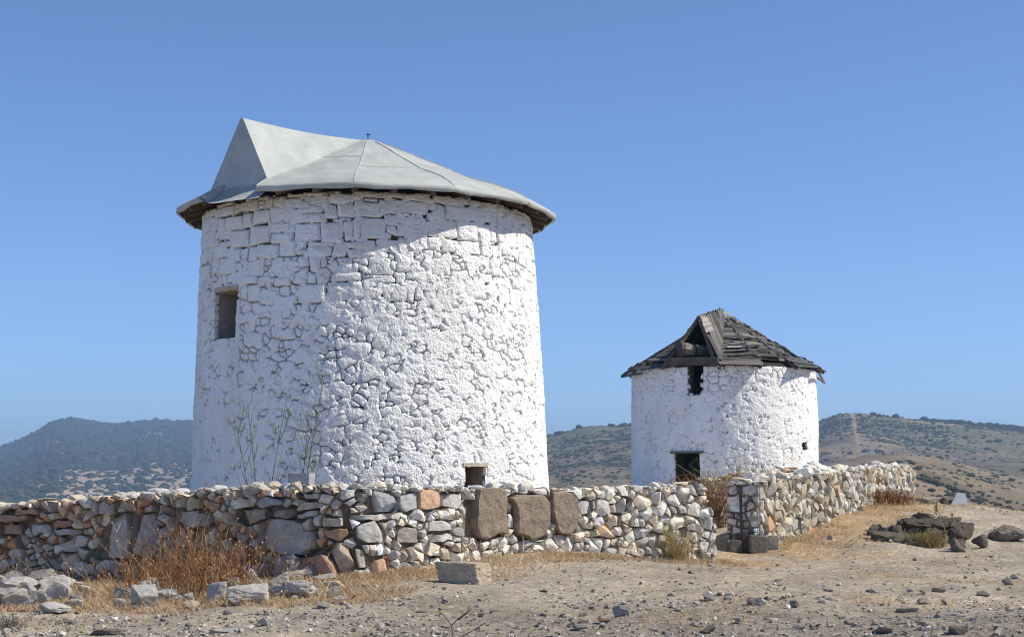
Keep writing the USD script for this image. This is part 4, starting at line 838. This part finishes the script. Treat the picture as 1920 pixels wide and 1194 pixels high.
# gate end: a face of its own across the wall's thickness
e0 = np.array([W2.q[0, 0], W2.q[0, 1]]); nn = W2.n[0]; TH = .62
class EndFace:
    L = TH
    def at(s, a, z, h):
        d = np.array([nn[1], -nn[0]]); d = d if d[1] < 0 else -d
        xy = e0[None] - nn[None] * np.asarray(a)[:, None] + d[None] * np.asarray(h)[:, None] if np.ndim(a) else e0 - nn * a + d * h
        return np.concatenate([xy, np.asarray(z)[..., None]], -1)
EF = EndFace(); zb, zt = float(W2.zb[0]), float(W2.zt[0])
cells = pack(rng, 0, TH, zb - .1, zt - .02, [(160, (.13, .24), (.06, .10), (3, 5), .06, None), (300, (.06, .12), (.04, .07), (2.6, 4), .1, None), (400, (.03, .05), (.025, .04), (2.4, 4), .2, None)])
for k, g in enumerate(cells):
    p = tidy(g, .008, .012)
    if p is None: continue
    v, f = wall_stone(rng, p, EF, k, .12, (.01, .05)); items.append((v, f, colour(rng, LIME, (3, 3, 2, 2, 2, 1, .2, 1)), screen_area(v) * 3, STONE))
for k in range(230):
    s_ = rng.uniform(0.05, W2.L - .05); sc = rng.lognormal(-2.0, .35)
    m = rock(rng, sc * rng.uniform(1, 1.6), sc * rng.uniform(.8, 1.2), sc * rng.uniform(.5, .9), 16, .06, .5, 1)
    m = place(m, W2.at(np.array(s_), W2.top(s_) - .05 - sc * .2, np.array(rng.uniform(-.5, .02))), rng.uniform(0, 6.3), rng.normal(0, .12, 2)); items.append((*m, colour(rng, LIME, (4, 3, 3, 1.5, 1.5, 2, .4, 1)), screen_area(m[0]) * .7, STONE))
emit_wall(wr, items); core(W2, .62, 0, .085, 'wall_core', wr)

# the low inner wall of flat slabs before the ruined windmill
rng = np.random.default_rng(15)
inn = T('rubble_wall', 'low dark heap of flat slabs inside the gate, before the smaller windmill', 'rubble wall', tuple(P(1400, 900, 42)))
for k in range(150):
    t = rng.uniform(0, 1); u = 1285 + 215 * t; Y = 40.5 + 4 * t; vtop = np.interp(u, [1285, 1330, 1370, 1420, 1470, 1500, 1506], [905, 898, 893, 886, 878, 876, 882]); top = ZC + (HOR - vtop) / FPX * Y
    z = top - abs(rng.normal(0, .28)) - .05; gz = float(ground_z(np.array((u - 960) / FPX * Y), np.array(Y)))
    m = rock(rng, rng.uniform(.25, .7), rng.uniform(.25, .5), rng.uniform(.05, .13), 16, .06, .6, 1)
    put(inn, 'slab', place(m, ((u - 960) / FPX * Y, Y + rng.uniform(-.1, .35), max(z, gz - .03)), rng.uniform(-.5, .5), rng.normal(0, .12, 2)), STONE, tint=colour(rng, DUSK, (3, 3, 1, 2, 1.5, .6, 2)) * .85)
s = np.linspace(0, 1, 40); bg = Bag()
prof = []
for u, Y, vt in zip(1285 + 218 * s, 40.6 + 4 * s, np.interp(1285 + 218 * s, [1285, 1330, 1370, 1420, 1470, 1500, 1506], [910, 903, 898, 892, 885, 884, 900])):
    x = (u - 960) / FPX * Y; prof.append([(x, Y - .02, -.2), (x, Y + .05, ZC + (HOR - vt) / FPX * Y - .1), (x, Y + .35, ZC + (HOR - vt) / FPX * Y - .06), (x, Y + .6, -.2)])
V = np.array(prof); ii = np.arange(40 * 4).reshape(40, 4); put(inn, 'heap_core', (V.reshape(-1, 3), np.stack([ii[:-1, :-1], ii[:-1, 1:], ii[1:, 1:], ii[1:, :-1]], -1).reshape(-1, 4)), EARTH)

# ------------------------------------------------------------------ single stones and small things
rng = np.random.default_rng(21)
def boulder(u, vb, w, h, col, label, name='boulder', cat='boulder', group=None, mat=STONE, boxy=.6, rough=.13, pts=15, depth=None, sink=.12, rz=None, yoff=0.0, sub=2):
    sub = 4 if w > 40 else 3; w, h = w * 1.12, h * 1.12; col = np.array(col) * [.86, .83, .78]
    p = hit(u, vb); k = p[1] / FPX; sx, sz = w * k, h * k; sy = depth * k if depth else sx * .7
    m = rock(rng, sx, sy, sz * (1 + sink), pts, rough, boxy, sub); loc = p + [0, sy * .35 + yoff, 0]
    loc[2] = min(p[2], float(ground_z(np.array(loc[0]), np.array(loc[1])))) - sz * sink
    o = one(name, place(m, loc, rng.uniform(-.25, .25) if rz is None else rz), mat, label, cat, group, tint=np.array(col))
    return o
G = 'dark lava rocks heaped on the open ground'
boulder(870, 1094, 90, 37, (.46, .385, .30), 'large squared tan block lying alone on the ground before the millstones', boxy=1.0, rz=-.5, depth=62, rough=.085, pts=40)
boulder(38, 1140, 78, 30, (.47, .465, .455), 'long pale grey slab in the corner rock pile by the dry weeds', rz=.3)
boulder(30, 1112, 74, 28, (.45, .445, .44), 'pale grey angular rock behind the long slab in the corner pile', rz=.2)
boulder(100, 1112, 62, 30, (.50, .49, .46), 'grey white rock with a dark hollow under it beside the corner pile', rz=-.2)
boulder(62, 1084, 40, 34, (.52, .51, .475), 'pale upright block standing at the left wall foot', boxy=.8, rz=.1)
boulder(108, 1128, 44, 34, (.46, .455, .45), 'leaning grey slab with a bright upper edge before the straw', rz=.5)
boulder(98, 1150, 56, 18, (.50, .49, .47), 'flat pale stone nearest the dirt below the leaning slab', rz=.1)
boulder(268, 1140, 46, 40, (.40, .395, .385), 'mottled grey rock at the foot of the tall orange weeds', rz=.3)
boulder(306, 1128, 44, 22, (.47, .46, .45), 'low pale rock beside the mottled rock under the weeds')
boulder(283, 1105, 26, 22, (.50, .49, .47), 'small pale block sitting behind the mottled rock in the weeds')
boulder(405, 1128, 34, 34, (.44, .43, .42), 'grey pointed stone at the front edge of the dry weeds')
boulder(462, 1130, 72, 32, (.52, .50, .46), 'long pale boulder in front of the crumpled bottle')
boulder(545, 1122, 86, 30, (.46, .455, .44), 'longest flat grey slab tilted on the straw below the wall bend', boxy=.7, rz=.15)
boulder(547, 1088, 46, 18, (.50, .46, .40), 'buff rounded stone at the wall foot above the tilted slab')
boulder(608, 1090, 40, 14, (.50, .46, .40), 'low buff stone half buried under the orange slab end')
boulder(586, 1118, 18, 14, (.33, .325, .32), 'small dark grey stone next to the tilted slab end')
boulder(637, 1127, 30, 9, (.47, .46, .44), 'flat sliver of pale stone on the straw before the wall')
boulder(228, 1076, 28, 24, (.46, .44, .43), 'pinkish grey stone between the bottle and the weeds')
boulder(140, 1078, 52, 16, (.44, .42, .39), 'flat stone lying before the blue bottle at the wall foot')
boulder(1165, 1156, 28, 20, (.33, .33, .335), 'squared grey cobble on the bare dirt casting a short shadow', 'rock', 'rock', boxy=.8)
boulder(1132, 1169, 24, 11, (.17, .12, .09), 'small dark brown clod beside the squared grey cobble', 'rock', 'rock')
boulder(1090, 1182, 26, 12, (.30, .29, .28), 'low grey stone nearest the yellow flowered weed', 'rock', 'rock')
boulder(1328, 1188, 30, 14, (.17, .155, .145), 'dark brown rock close to the bottom of the dirt', 'rock', 'rock', mat=LAVA)
boulder(1800, 1192, 34, 18, (.17, .16, .15), 'dark rock at the lower edge of the gravel, far right', 'rock', 'rock', mat=LAVA)
boulder(1655, 1190, 36, 14, (.24, .22, .205), 'brown stone west of the dark rock at the lower edge', 'rock', 'rock', mat=LAVA)
boulder(418, 1188, 52, 9, (.38, .375, .36), 'flat grey slab lying alone on the dirt near the bottom', 'rock', 'rock', boxy=.8, depth=24)
boulder(1385, 1168, 13, 10, (.28, .27, .26), 'tiny round grey stone north of the dark brown rock', 'rock', 'rock')
for _ in range(78):
    u, v = rng.uniform(-10, 640) if rng.uniform() < .7 else rng.uniform(-10, 150), rng.uniform(1064, 1145); w = rng.choice([10, 16, 24, 34], p=[.35, .3, .22, .13]) * (1.7 if u < 150 else 1.35) * rng.uniform(.8, 1.2)
    boulder(u, v, w, w * rng.uniform(.45, .85), np.array([[.47, .455, .43], [.40, .385, .36], [.50, .44, .36], [.34, .33, .32]])[rng.integers(0, 4)] * rng.uniform(.85, 1.1), 'small piece of rubble fallen on the straw before the shaded wall', 'rubble_stone', 'rubble', 'rubble fallen before the shaded wall', sink=.02)
for (u, v, w, h) in ((1330, 1127, 20, 12), (1420, 1135, 34, 12), (1490, 1138, 18, 12), (1545, 1132, 18, 7), (1700, 1150, 40, 12), (1735, 1134, 26, 12), (1760, 1110, 26, 9), (1845, 1118, 22, 10), (1892, 1098, 22, 14), (1906, 1086, 20, 9), (1780, 1158, 46, 9), (1260, 1118, 18, 7),
                     (1555, 1108, 18, 7), (1640, 1112, 26, 7), (1300, 1165, 22, 8), (1460, 1090, 14, 5), (1740, 1175, 30, 10), (120, 1172, 40, 9), (200, 1192, 60, 12), (790, 1150, 20, 6), (1020, 1110, 14, 5), (1600, 1170, 28, 8), (1500, 1180, 24, 8)):
    boulder(u, v, w, h, np.array([.20, .185, .17]) * rng.uniform(.75, 1.7), 'dark angular stone lying loose on the stony open dirt', 'rock', 'rock', 'loose stones on the open dirt')
# dark rocks at the right
DK = (.125, .110, .094)
for (u, v, w, h, lab) in (
    (1755, 1012, 100, 38, 'broad dark lava outcrop at the middle of the rock heap, rear'), (1713, 1000, 60, 28, 'dark jagged rock forming the western top of the heap'), (1668, 1016, 76, 20, 'low dark rock trailing off the heap towards the wall'),
    (1735, 982, 44, 20, 'highest dark rock of the heap'), (1775, 1000, 56, 30, 'dark squared rock right of the highest rock in the heap'), (1806, 1018, 46, 38, 'large rounded dark rock at the eastern end of the heap'),
    (1767, 1026, 24, 22, 'small grey round stone at the front of the dark heap'), (1715, 1004, 28, 24, 'grey rounded rock set in the heap beside a green tuft'), (1842, 1028, 30, 24, 'dark wedge shaped rock standing free east of the heap'),
    (1872, 1012, 44, 14, 'low dark rock between the wedge and the frame edge rock'), (1895, 1016, 66, 30, 'broad grey brown rock at the right frame edge')):
    boulder(u, v, w, h, np.array(DK) * (2.0 if 'grey' in lab else 1.0) * rng.uniform(.9, 1.15), lab, 'rock', 'rock', G, LAVA, .3, .26, 13)
for _ in range(16):
    u = rng.uniform(1640, 1830); v = 1000 + 22 * abs(rng.normal(0, .6)) + (8 if 1700 < u < 1800 else 0); w = rng.uniform(14, 34)
    boulder(u, v, w, w * rng.uniform(.5, .9), np.array(DK) * rng.uniform(.8, 1.7), 'small jagged dark rock wedged in the lava heap', 'rock', 'rock', 'small dark rocks of the lava heap', LAVA, .3, .22, 12)
for (u, v, w, h, c, lab) in ((1688, 940, 46, 20, (.26, .23, .2), 'brown slab leaning at the far end of the sunlit wall'), (1745, 945, 48, 13, (.33, .31, .27), 'flat tan rock on the crest past the wall end'), (1778, 946, 30, 16, (.17, .15, .13), 'dark brown rock on the crest beside the grey plate'),
    (1612, 958, 24, 10, (.3, .27, .24), 'small stone on the straw under the sunlit wall')): boulder(u, v, w, h, c, lab, 'rock', 'rock')
for (u, v, s, c) in ((1393, 1034, 34, (.155, .14, .125)), (1418, 1035, 32, (.15, .135, .12)), (1446, 1030, 26, (.42, .385, .33)), (1378, 1034, 22, (.15, .14, .125))):
    boulder(u, v, s, s * .95, c, {1393: 'dark squared block under the gate post', 1418: 'dark block at the corner foot of the gate end', 1446: 'squared pale footing stone at the sunlit corner of the gate end', 1378: 'narrow dark block at the gate side of the post'}[u], 'footing_stone', 'stone', None, STONE, 1.0, .03, 40, yoff=-.10)
# grey plate at the crest
p = hit(1797, 948); k = p[1] / FPX; pl = np.array([(-.2, 0, 0), (.24, .06, 0), (.2, .09, .30), (-.01, .03, .33)]); pl = np.vstack([pl, pl + [0, .02, 0]]) + p
one('plate', (pl, np.array([[0, 1, 2, 3], [7, 6, 5, 4], [0, 4, 5, 1], [1, 5, 6, 2], [2, 6, 7, 3], [3, 7, 4, 0]])), TINTED, 'pale grey slanted metal plate standing on the crest past the wall', 'plate', tint=(.45, .48, .52))
# block on the wall
b0 = W1.at(np.interp(538, W1.u, W1.s), float(ZC + (HOR - 906) / FPX * 22.9), np.array(-.3)); m = trimesh.creation.box([.34, .19, .145]); m = m.subdivide().subdivide(); v = np.array(m.vertices); v += rng.normal(0, .002, v.shape); v[:, 2] += .0725
one('concrete_block', place((v, np.array(m.faces)), b0, -.35), STONE, 'squared grey concrete block lying on top of the stone wall', 'block', tint=(.36, .365, .36))
# iron post at the gate
p = hit(1389, 1033); k = p[1] / FPX; post = T('gate_post', 'thin dark iron post standing against the gate end of the sunlit wall', 'post', tuple(p)); h_ = 122 * k
put(post, 'pole', bar(p + [0, -.16, -.1], p + [-.03, -.16, h_], .05, .05), IRON); put(post, 'hinge', bar(p + [-.06, -.2, h_ * .25], p + [.06, -.2, h_ * .25], .03, .04), IRON); put(post, 'hinge', bar(p + [-.07, -.2, h_ * .85], p + [.05, -.2, h_ * .85], .03, .04), IRON)
# bottles
def bottle(u, v, label, tint, cap, rz, lay):
    p = hit(u, v); b = T('bottle', label, 'bottle', tuple(p)); s, t = [(0, 0), (.034, .002), (.036, .02), (.033, .06), (.036, .10), (.036, .15), (.026, .19), (.013, .205), (.013, .22)], [(0, .22), (.0155, .22), (.0155, .24), (0, .24)]
    for nm, pr, mt, tn in (('body', s, PLASTIC, tint), ('cap', t, TINTED, cap)):
        m = trimesh.creation.revolve(np.array(pr), sections=14); vv = np.array(m.vertices); vv[:, :2] += (fbm(vv * 30, 2)[:, None] - .5) * .012
        R_ = trimesh.transformations.euler_matrix(lay, 0, rz)[:3, :3]; put(b, nm, (vv @ R_.T * 1.15 + p + [0, -.1, .04], np.array(m.faces)), mt, smooth=True, tint=tn)
bottle(172, 1078, 'crumpled blue tinted plastic bottle lying at the wall foot', (.55, .72, .95), (.3, .45, .8), .9, 1.25)
bottle(484, 1094, 'clear plastic bottle with a blue ring lying before the dry weeds', (.85, .87, .92), (.12, .12, .55), -.6, .7)

# masts and huts on the near hill
def far(u, v, r): a = math.atan((u - 960) / FPX); return np.array([r * math.sin(a), r * math.cos(a), ZC + (HOR - v) / FPX * r * math.cos(a)])
for u, vt, vb, lab in ((1633, 803, 858, 'tallest lattice radio mast on the near hill'), (1647, 824, 858, 'second tallest radio mast, beside the tallest on the hill'), (1663, 829, 856, 'thin radio mast in the middle of the hilltop row'), (1687, 845, 856, 'shortest radio mast at the eastern end of the row')):
    q = far(u, vb + 2, 1045); k = 1045 / FPX; H_ = (vb - vt) * k; t = T('radio_mast', lab, 'mast', tuple(q))
    put(t, 'mast_tube', tube([q - [0, 0, 3], q + [0, 0, H_]], [.22, .12], 5), TINTED, tint=(.5, .48, .47))
    for j in range(3): put(t, 'antenna', tube([q + [-.5, 0, H_ * (.5 + .16 * j)], q + [.5, 0, H_ * (.5 + .16 * j)]], .12, 4), TINTED, tint=(.6, .6, .6))
for u, v, w, lab in ((1628, 857, 2.0, 'white hut at the foot of the tallest mast'), (1647, 857, 1.6, 'small white hut between the two tallest masts'), (1665, 853, 1.1, 'white equipment box in the middle of the hilltop row'), (1676, 855, 1.2, 'white box east of the middle mast'), (1688, 856, 1.3, 'white box at the foot of the shortest mast')):
    q = far(u, v + 1, 1040); t = T('hut', lab, 'hut', tuple(q)); m = trimesh.creation.box([w, w, w * .9]); m.apply_translation(q + [0, 0, w * .2]); put(t, 'hut_wall', m, WHITEPAINT); m = trimesh.creation.box([w * 1.1, w * 1.1, .15]); m.apply_translation(q + [0, 0, w * .7]); put(t, 'hut_roof', m, WHITEPAINT)
q = far(1035, 817, 1880); t = T('radio_mast', 'faint lone mast on the ridge just right of the big windmill', 'mast', tuple(q)); put(t, 'mast_tube', tube([q - [0, 0, 4], q + [0, 0, 20 * 1880 / FPX]], [.3, .2], 5), TINTED, tint=(.4, .4, .4))

# ------------------------------------------------------------------ vegetation
rng = np.random.default_rng(31)
def stem(p0, ht, lean, bend, n=7):
    t = np.linspace(0, 1, n)[:, None]; return np.asarray(p0) + np.array([lean[0], lean[1], 0]) * t * ht + np.array([bend[0], bend[1], 0]) * t ** 2 * ht + np.array([0, 0, ht]) * t
def fennel(name, label, stems):
    base = np.mean([s[0] for s in stems], 0); t = T(name, label, 'plant', tuple(base))
    for p0, ht, lean, bend, w in stems:
        q = stem(p0, ht, lean, bend, 9); bg = Bag(); k = np.array([.11, .13, .055]) * rng.uniform(.85, 1.15)
        w = w * .78; bg.add(tube(q, np.linspace(w, w * .35, 9), 5), k)
        for j in range(9):
            f = rng.uniform(.25, .98); i = min(7, int(f * 8)); o = q[i] + (q[i + 1] - q[i]) * (f * 8 - i); L = ht * (.10 + .26 * (1 - f)) * rng.uniform(.5, 1.2); a = rng.uniform(0, 6.28); b = o + np.array([math.cos(a) * .38, math.sin(a) * .38, 1]) * L
            bg.add(tube([o, (o + b) / 2 + [math.cos(a) * .05 * L, 0, 0], b], [w * .45, w * .35, w * .2], 4), k * rng.uniform(.8, 1.2))
            for m_ in range(3):
                o2 = o + (b - o) * rng.uniform(.4, 1); bg.add(tube([o2, o2 + rng.normal(0, .3, 3) * L * .35 + [0, 0, L * .25]], [w * .25, w * .15], 3), np.array([.17, .18, .06]))
            if rng.uniform() < .5: bg.add(place(rock(rng, .03, .03, .03, 10, .05, .3, 0), b), (.36, .34, .12))
        put(t, 'stem', bg.mesh(), TINTED, tint=bg.tints())
Yf = 25.5
def fb(u): return np.array([(u - 960) / FPX * Yf, Yf, .35])
fennel('fennel_plant', 'tall wiry green fennel behind the wall, three stems fanning out', [(fb(484), 2.35, (-.12, 0), (-.05, 0), .013), (fb(487), 2.45, (-.03, 0), (-.05, 0), .013), (fb(490), 2.6, (.12, 0), (.04, 0), .013)])
fennel('fennel_plant', 'tall wiry green fennel rising behind the concrete block, tallest of the two', [(fb(558), 2.3, (.05, 0), (.03, 0), .013), (fb(562), 3.0, (.05, 0), (.09, 0), .014), (fb(566), 1.7, (.16, 0), (.02, 0), .010)])
fennel('fennel_plant', 'short thin green stem close behind the concrete block', [(fb(532), 1.0, (.0, 0), (-.02, 0), .010), (fb(528), 1.35, (-.10, .0), (-.06, 0), .008)])

blade_cols = np.array([[.52, .44, .32], [.42, .33, .22], [.44, .31, .17], [.50, .38, .23], [.38, .25, .13], [.55, .45, .30], [.33, .20, .10]])
def blades(n, xy, hmin, hmax, flat, w, cols=blade_cols, name='dry_grass', label='', cat='grass', thing=None):
    x, y = xy[:, 0], xy[:, 1]; n = len(x); z = ground_z(x, y); h = rng.uniform(hmin, hmax, n); a = rng.uniform(0, 2 * math.pi, n); fl = np.clip(rng.normal(flat, .25, n), .05, 2.5)
    d = np.stack([np.cos(a) * fl, np.sin(a) * fl, np.ones(n)], 1); d /= np.linalg.norm(d, axis=1, keepdims=True); p0 = np.stack([x, y, z + .004], 1); p2 = p0 + d * h[:, None]; p1 = (p0 + p2) / 2 + np.array([0, 0, .08]) * h[:, None]
    sd = np.stack([-np.sin(a), np.cos(a), rng.normal(0, .4, n)], 1) * (w * rng.uniform(.6, 1.3, n) / 2)[:, None]
    v = np.stack([p0 - sd, p0 + sd, p1 + sd * .8, p1 - sd * .8, p2], 1).reshape(-1, 3); i = np.arange(n)[:, None] * 5
    f = np.vstack([i + [0, 1, 2], i + [0, 2, 3], i + [3, 2, 4]]); c = np.repeat(cols[rng.integers(0, len(cols), n)] * rng.uniform(.75, 1.2, (n, 1)), 5, 0)
    return v, f, c
def along(path, n, d0, d1, s0=0, s1=None):
    s = rng.uniform(s0, s1 or path.L, n); h = d0 + (d1 - d0) * np.abs(rng.normal(0, .55, n)); p = path.at(s, s * 0, h); return p[:, :2]
pts = [along(W1, 15000, .05, 1.0, s_bend), along(W1, 9000, .0, 1.3, 0, s_bend), along(W2, 12000, .05, 1.7)]
pts = [q[n2(q[:, 0], q[:, 1], 1.3, 77) > -.03 + rng.normal(0, .08, len(q))] for q in pts]
q = np.stack([rng.uniform(-8.5, -1.0, 42000), rng.uniform(18.4, 26, 42000)], 1); q = q[(n2(q[:, 0], q[:, 1], .8, 22) * 1.6 + q[:, 0] < -1.6) & (n2(q[:, 0], q[:, 1], .9, 23) * 1.8 + q[:, 1] > 19.3)]; pts.append(q)
q = np.stack([rng.uniform(-6, 13, 30000), rng.uniform(17, 44, 30000)], 1); q = q[n2(q[:, 0], q[:, 1], .55, 24) > .15]; pts.append(q)
def behind(q):                                              # keep blades in front of the wall lines only
    keep = np.ones(len(q), bool)
    for W in (W1, W2):
        d, i = cKDTree(W.q).query(q); keep &= ~((d < 1.5) & (((q - W.q[i]) * W.n[i]).sum(1) < .03))
    return q[keep]
v, f, c = blades(0, behind(np.vstack(pts)), .05, .17, 1.5, .008)
one('dry_grass', (v, f), STRAW, 'trampled straw coloured dry grass along the foot of the walls', 'grass', kind='stuff', tint=c)

SEED = [rock(rng, .018, .018, .024, 8, .02, .3, 0) for _ in range(8)]
def thicket(name, label, boxes, ht, cols, seedheads=.5, w=.0042):
    bg = Bag()
    for (u0, u1, v0, v1, n) in boxes:
        for _ in range(n):
            u, v_ = rng.uniform(u0, u1), rng.uniform(v0, v1); Y = None
            p = hitq(u, v_); h = (ht[0] + (ht[1] - ht[0]) * rng.uniform() ** 2.2) * (1 - .3 * abs((u - (u0 + u1) / 2) / (u1 - u0) * 2)); q = stem(p - [0, 0, .02], h, rng.normal(0, .42, 2), rng.normal(0, .25, 2), 5); k = cols[rng.integers(0, len(cols))] * rng.uniform(.7, 1.25)
            bg.add(tube(q, np.linspace(w, w * .5, 5), 3), k)
            for j in range(rng.integers(2, 6)):
                i = rng.integers(1, 5); d = rng.normal(0, .5, 3); d[2] = abs(d[2]) + .3; e = q[i] + d * h * .22; bg.add(tube([q[i], e], [w * .7, w * .4], 3), k)
                if rng.uniform() < seedheads: bg.add(place(SEED[rng.integers(0, 8)], e), k * rng.uniform(1.1, 2.0))
    return one(name, bg.mesh(), TINTED, label, 'weeds', kind='stuff', tint=bg.tints())
from scipy.interpolate import RegularGridInterpolator
_grid = RegularGridInterpolator((gy, gx), GZ)
def gz(x, y): return _grid(np.stack([np.atleast_1d(y), np.atleast_1d(x)], 1))
def hitq(u, v):                                             # quicker ground hit for scattering
    Y = np.linspace(15, 40, 160); z = gz((u - 960) / FPX * Y, Y); i = int(np.argmax((ZC + (HOR - v) / FPX * Y) < z)); y = Y[i]; x = (u - 960) / FPX * y
    return np.array([x, y, float(gz(x, y)[0])])
rust = np.array([[.24, .105, .04], [.32, .15, .055], [.18, .075, .03], [.40, .25, .11], [.15, .08, .04], [.30, .17, .08]])
thicket('dry_weeds', 'dense thicket of rust orange dried weeds in front of the shaded wall', [(215, 460, 1080, 1128, 380), (270, 450, 1085, 1115, 190), (440, 540, 1075, 1100, 60)], (.30, 1.0), rust)
thicket('dry_weeds', 'pale straggly straw stalks standing loose among the fallen rubble', [(-40, 640, 1062, 1132, 230), (640, 1340, 1046, 1072, 60)], (.15, .55), np.array([[.46, .36, .21], [.40, .29, .15], [.52, .43, .29]]), .25)
thicket('dry_weeds', 'low tangle of rust brown dried weeds at the western end of the wall', [(-60, 60, 1070, 1098, 150), (60, 215, 1075, 1100, 70)], (.25, .6), rust)
# dry bush standing in the gate opening
def bush(name, label, base, w, h, n, cols, thick=.006, cat='bush'):
    bg = Bag()
    for _ in range(n):
        p0 = base + np.array([rng.normal(0, w * .22), rng.normal(0, w * .15), -.02]); hh = h * rng.uniform(.5, 1.05); q = stem(p0, hh, rng.normal(0, .42, 2), rng.normal(0, .25, 2), 5); k = cols[rng.integers(0, len(cols))] * rng.uniform(.7, 1.2); bg.add(tube(q, np.linspace(thick, thick * .4, 5), 3), k)
        for j in range(4):
            i = rng.integers(1, 5); d = rng.normal(0, .5, 3); d[2] = abs(d[2]); bg.add(tube([q[i], q[i] + d * hh * .25], [thick * .6, thick * .3], 3), k)
    return one(name, bg.mesh(), TINTED, label, cat, tint=bg.tints())
dead = np.array([[.22, .12, .06], [.28, .16, .08], [.17, .10, .06], [.36, .25, .13]])
p = hit(1340, 1000); bush('dead_bush', 'brown dead bush filling the gate opening between the two walls', p + [0, 1.5, .0], .9, 1.1, 260, dead, .009)
p = W1.at(np.interp(1250, W1.u, W1.s), 0.0, np.array(.25)); p[2] = float(ground_z(np.array(p[0]), np.array(p[1]))); bush('dry_shrub', 'straw coloured weed with yellow green tips growing before the wall near the gate', p, .5, .62, 110, np.array([[.45, .31, .15], [.40, .26, .12], [.42, .30, .16], [.30, .28, .08]]), .006, 'shrub')
p = np.array([(1540 - 960) / FPX * 52, 52, ZC + (HOR - 893) / FPX * 52 - .2]); bush('dry_shrub', 'small brown dry shrub behind the sunlit wall, right beside the smaller windmill', np.array([P(1540, 893, 36)[0], 36.0, 1.05]), .5, .85, 70, dead, .008, 'shrub')
p = P(1385, 905, 34); bush('dry_shrub', 'thin yellowish weed behind the top of the gate end', np.array([p[0], 34, .9]), .6, 1.15, 60, np.array([[.40, .34, .15], [.30, .28, .10]]), .007, 'shrub')
for u, vb, ht, lab in ((1776, 1020, .72, 'taller dried thistle stalk with a woolly head leaning over the dark heap'), (1790, 1016, .50, 'shorter dried thistle stalk at the eastern side of the dark heap')):
    p = hit(u, vb) + [0, -.1, 0]; t = T('thistle', lab, 'plant', tuple(p)); q = stem(p, ht, (-.22 if u < 1780 else -.05, 0), (-.1, 0), 6); put(t, 'stem', tube(q, [.011, .01, .009, .008, .007, .006], 5), TINTED, tint=(.40, .31, .18))
    bg = Bag()
    for j in range(70): d = rng.normal(0, 1, 3); d /= np.linalg.norm(d); o = q[-1] + np.array([0, 0, rng.uniform(-.16, .06)]); bg.add(tube([o, o + d * rng.uniform(.03, .065)], [.008, .004], 3), np.array([[.36, .24, .11], [.36, .33, .13]])[rng.integers(0, 2)])
    put(t, 'flower_head', bg.mesh(), TINTED, tint=bg.tints())
p = hit(1735, 1024) + [0, -.05, 0]; bush('green_tuft', 'dull green and orange tuft growing at the front of the dark heap', p, .7, .3, 190, np.array([[.20, .19, .06], [.40, .24, .10], [.24, .22, .08]]), .008, 'tuft')
p = hit(1650, 944); bush('dry_shrub', 'low rust brown shrub at the foot of the far sunlit wall', p + [0, -.2, 0], 1.3, .34, 200, rust, .012, 'shrub')
p = hit(20, 1182); bush('green_tuft', 'small grey green plant with pink buds in the bottom corner of the dirt', p, .3, .2, 70, np.array([[.14, .16, .09], [.18, .19, .10], [.30, .2, .2]]), .005, 'tuft')
# twig with yellow flowers at the bottom
p = hit(850, 1194); t = T('flowering_weed', 'leafless dark twig with tiny yellow flowers at the bottom of the dirt', 'plant', tuple(p)); bg = Bag(); fl = Bag()
for (x0, z0, x1, z1) in ((0, -.1, -.02, .12), (-.02, .12, .14, .26), (-.02, .12, -.12, .24), (.05, .18, .19, .30), (0, -.05, .26, .10), (-.12, .24, -.17, .27), (.26, .10, .34, .16), (-.1, -.1, -.24, .06), (.14, .26, .17, .33)):
    a, b = p + [x0, 0, z0], p + [x1, rng.normal(0, .05), z1]; bg.add(tube([a, (a + b) / 2 + rng.normal(0, .008, 3), b], [.0065, .005, .004], 4), (.075, .055, .045))
    if rng.uniform() < .7: fl.add(place(rock(rng, .022, .022, .018, 10, .05, .3, 0), b), (.72, .55, .05))
put(t, 'twig', bg.mesh(), TINTED, tint=bg.tints())
for v_, f_, t_ in zip(fl.v, fl.f, fl.t): put(t, 'flower', (v_, f_ - f_.min()), TINTED, tint=t_)

# ------------------------------------------------------------------ gravel on the open dirt
rng = np.random.default_rng(41)
peb = [rock(rng, 1, rng.uniform(.7, 1), rng.uniform(.4, .7), 11, .03, .5, 0) for _ in range(6)]
n = 58000; Y = 14.5 + 30 * rng.uniform(0, 1, n) ** 1.7; x = rng.uniform(-.36, .36, n) * Y
dens = .25 + 1.3 * sstep(-.03, .14, n2(x, Y, .45, 55)) * sstep(24, 17, Y) + .9 * sstep(0, 4, x) * sstep(21, 17.5, Y)
k = rng.uniform(0, 1.3, n) < dens; x, Y = x[k], Y[k]
q = behind(np.stack([x, Y], 1)); s = np.clip(rng.lognormal(-3.9, .62, len(q)), .008, .13)
instancer('gravel', peb, PEBBLE, np.c_[q, ground_z(q[:, 0], q[:, 1]) + s * .02 - s * rng.uniform(.0, .34, len(s))], np.c_[s, s, s], 'loose grey gravel scattered over the bare dirt', 'gravel')
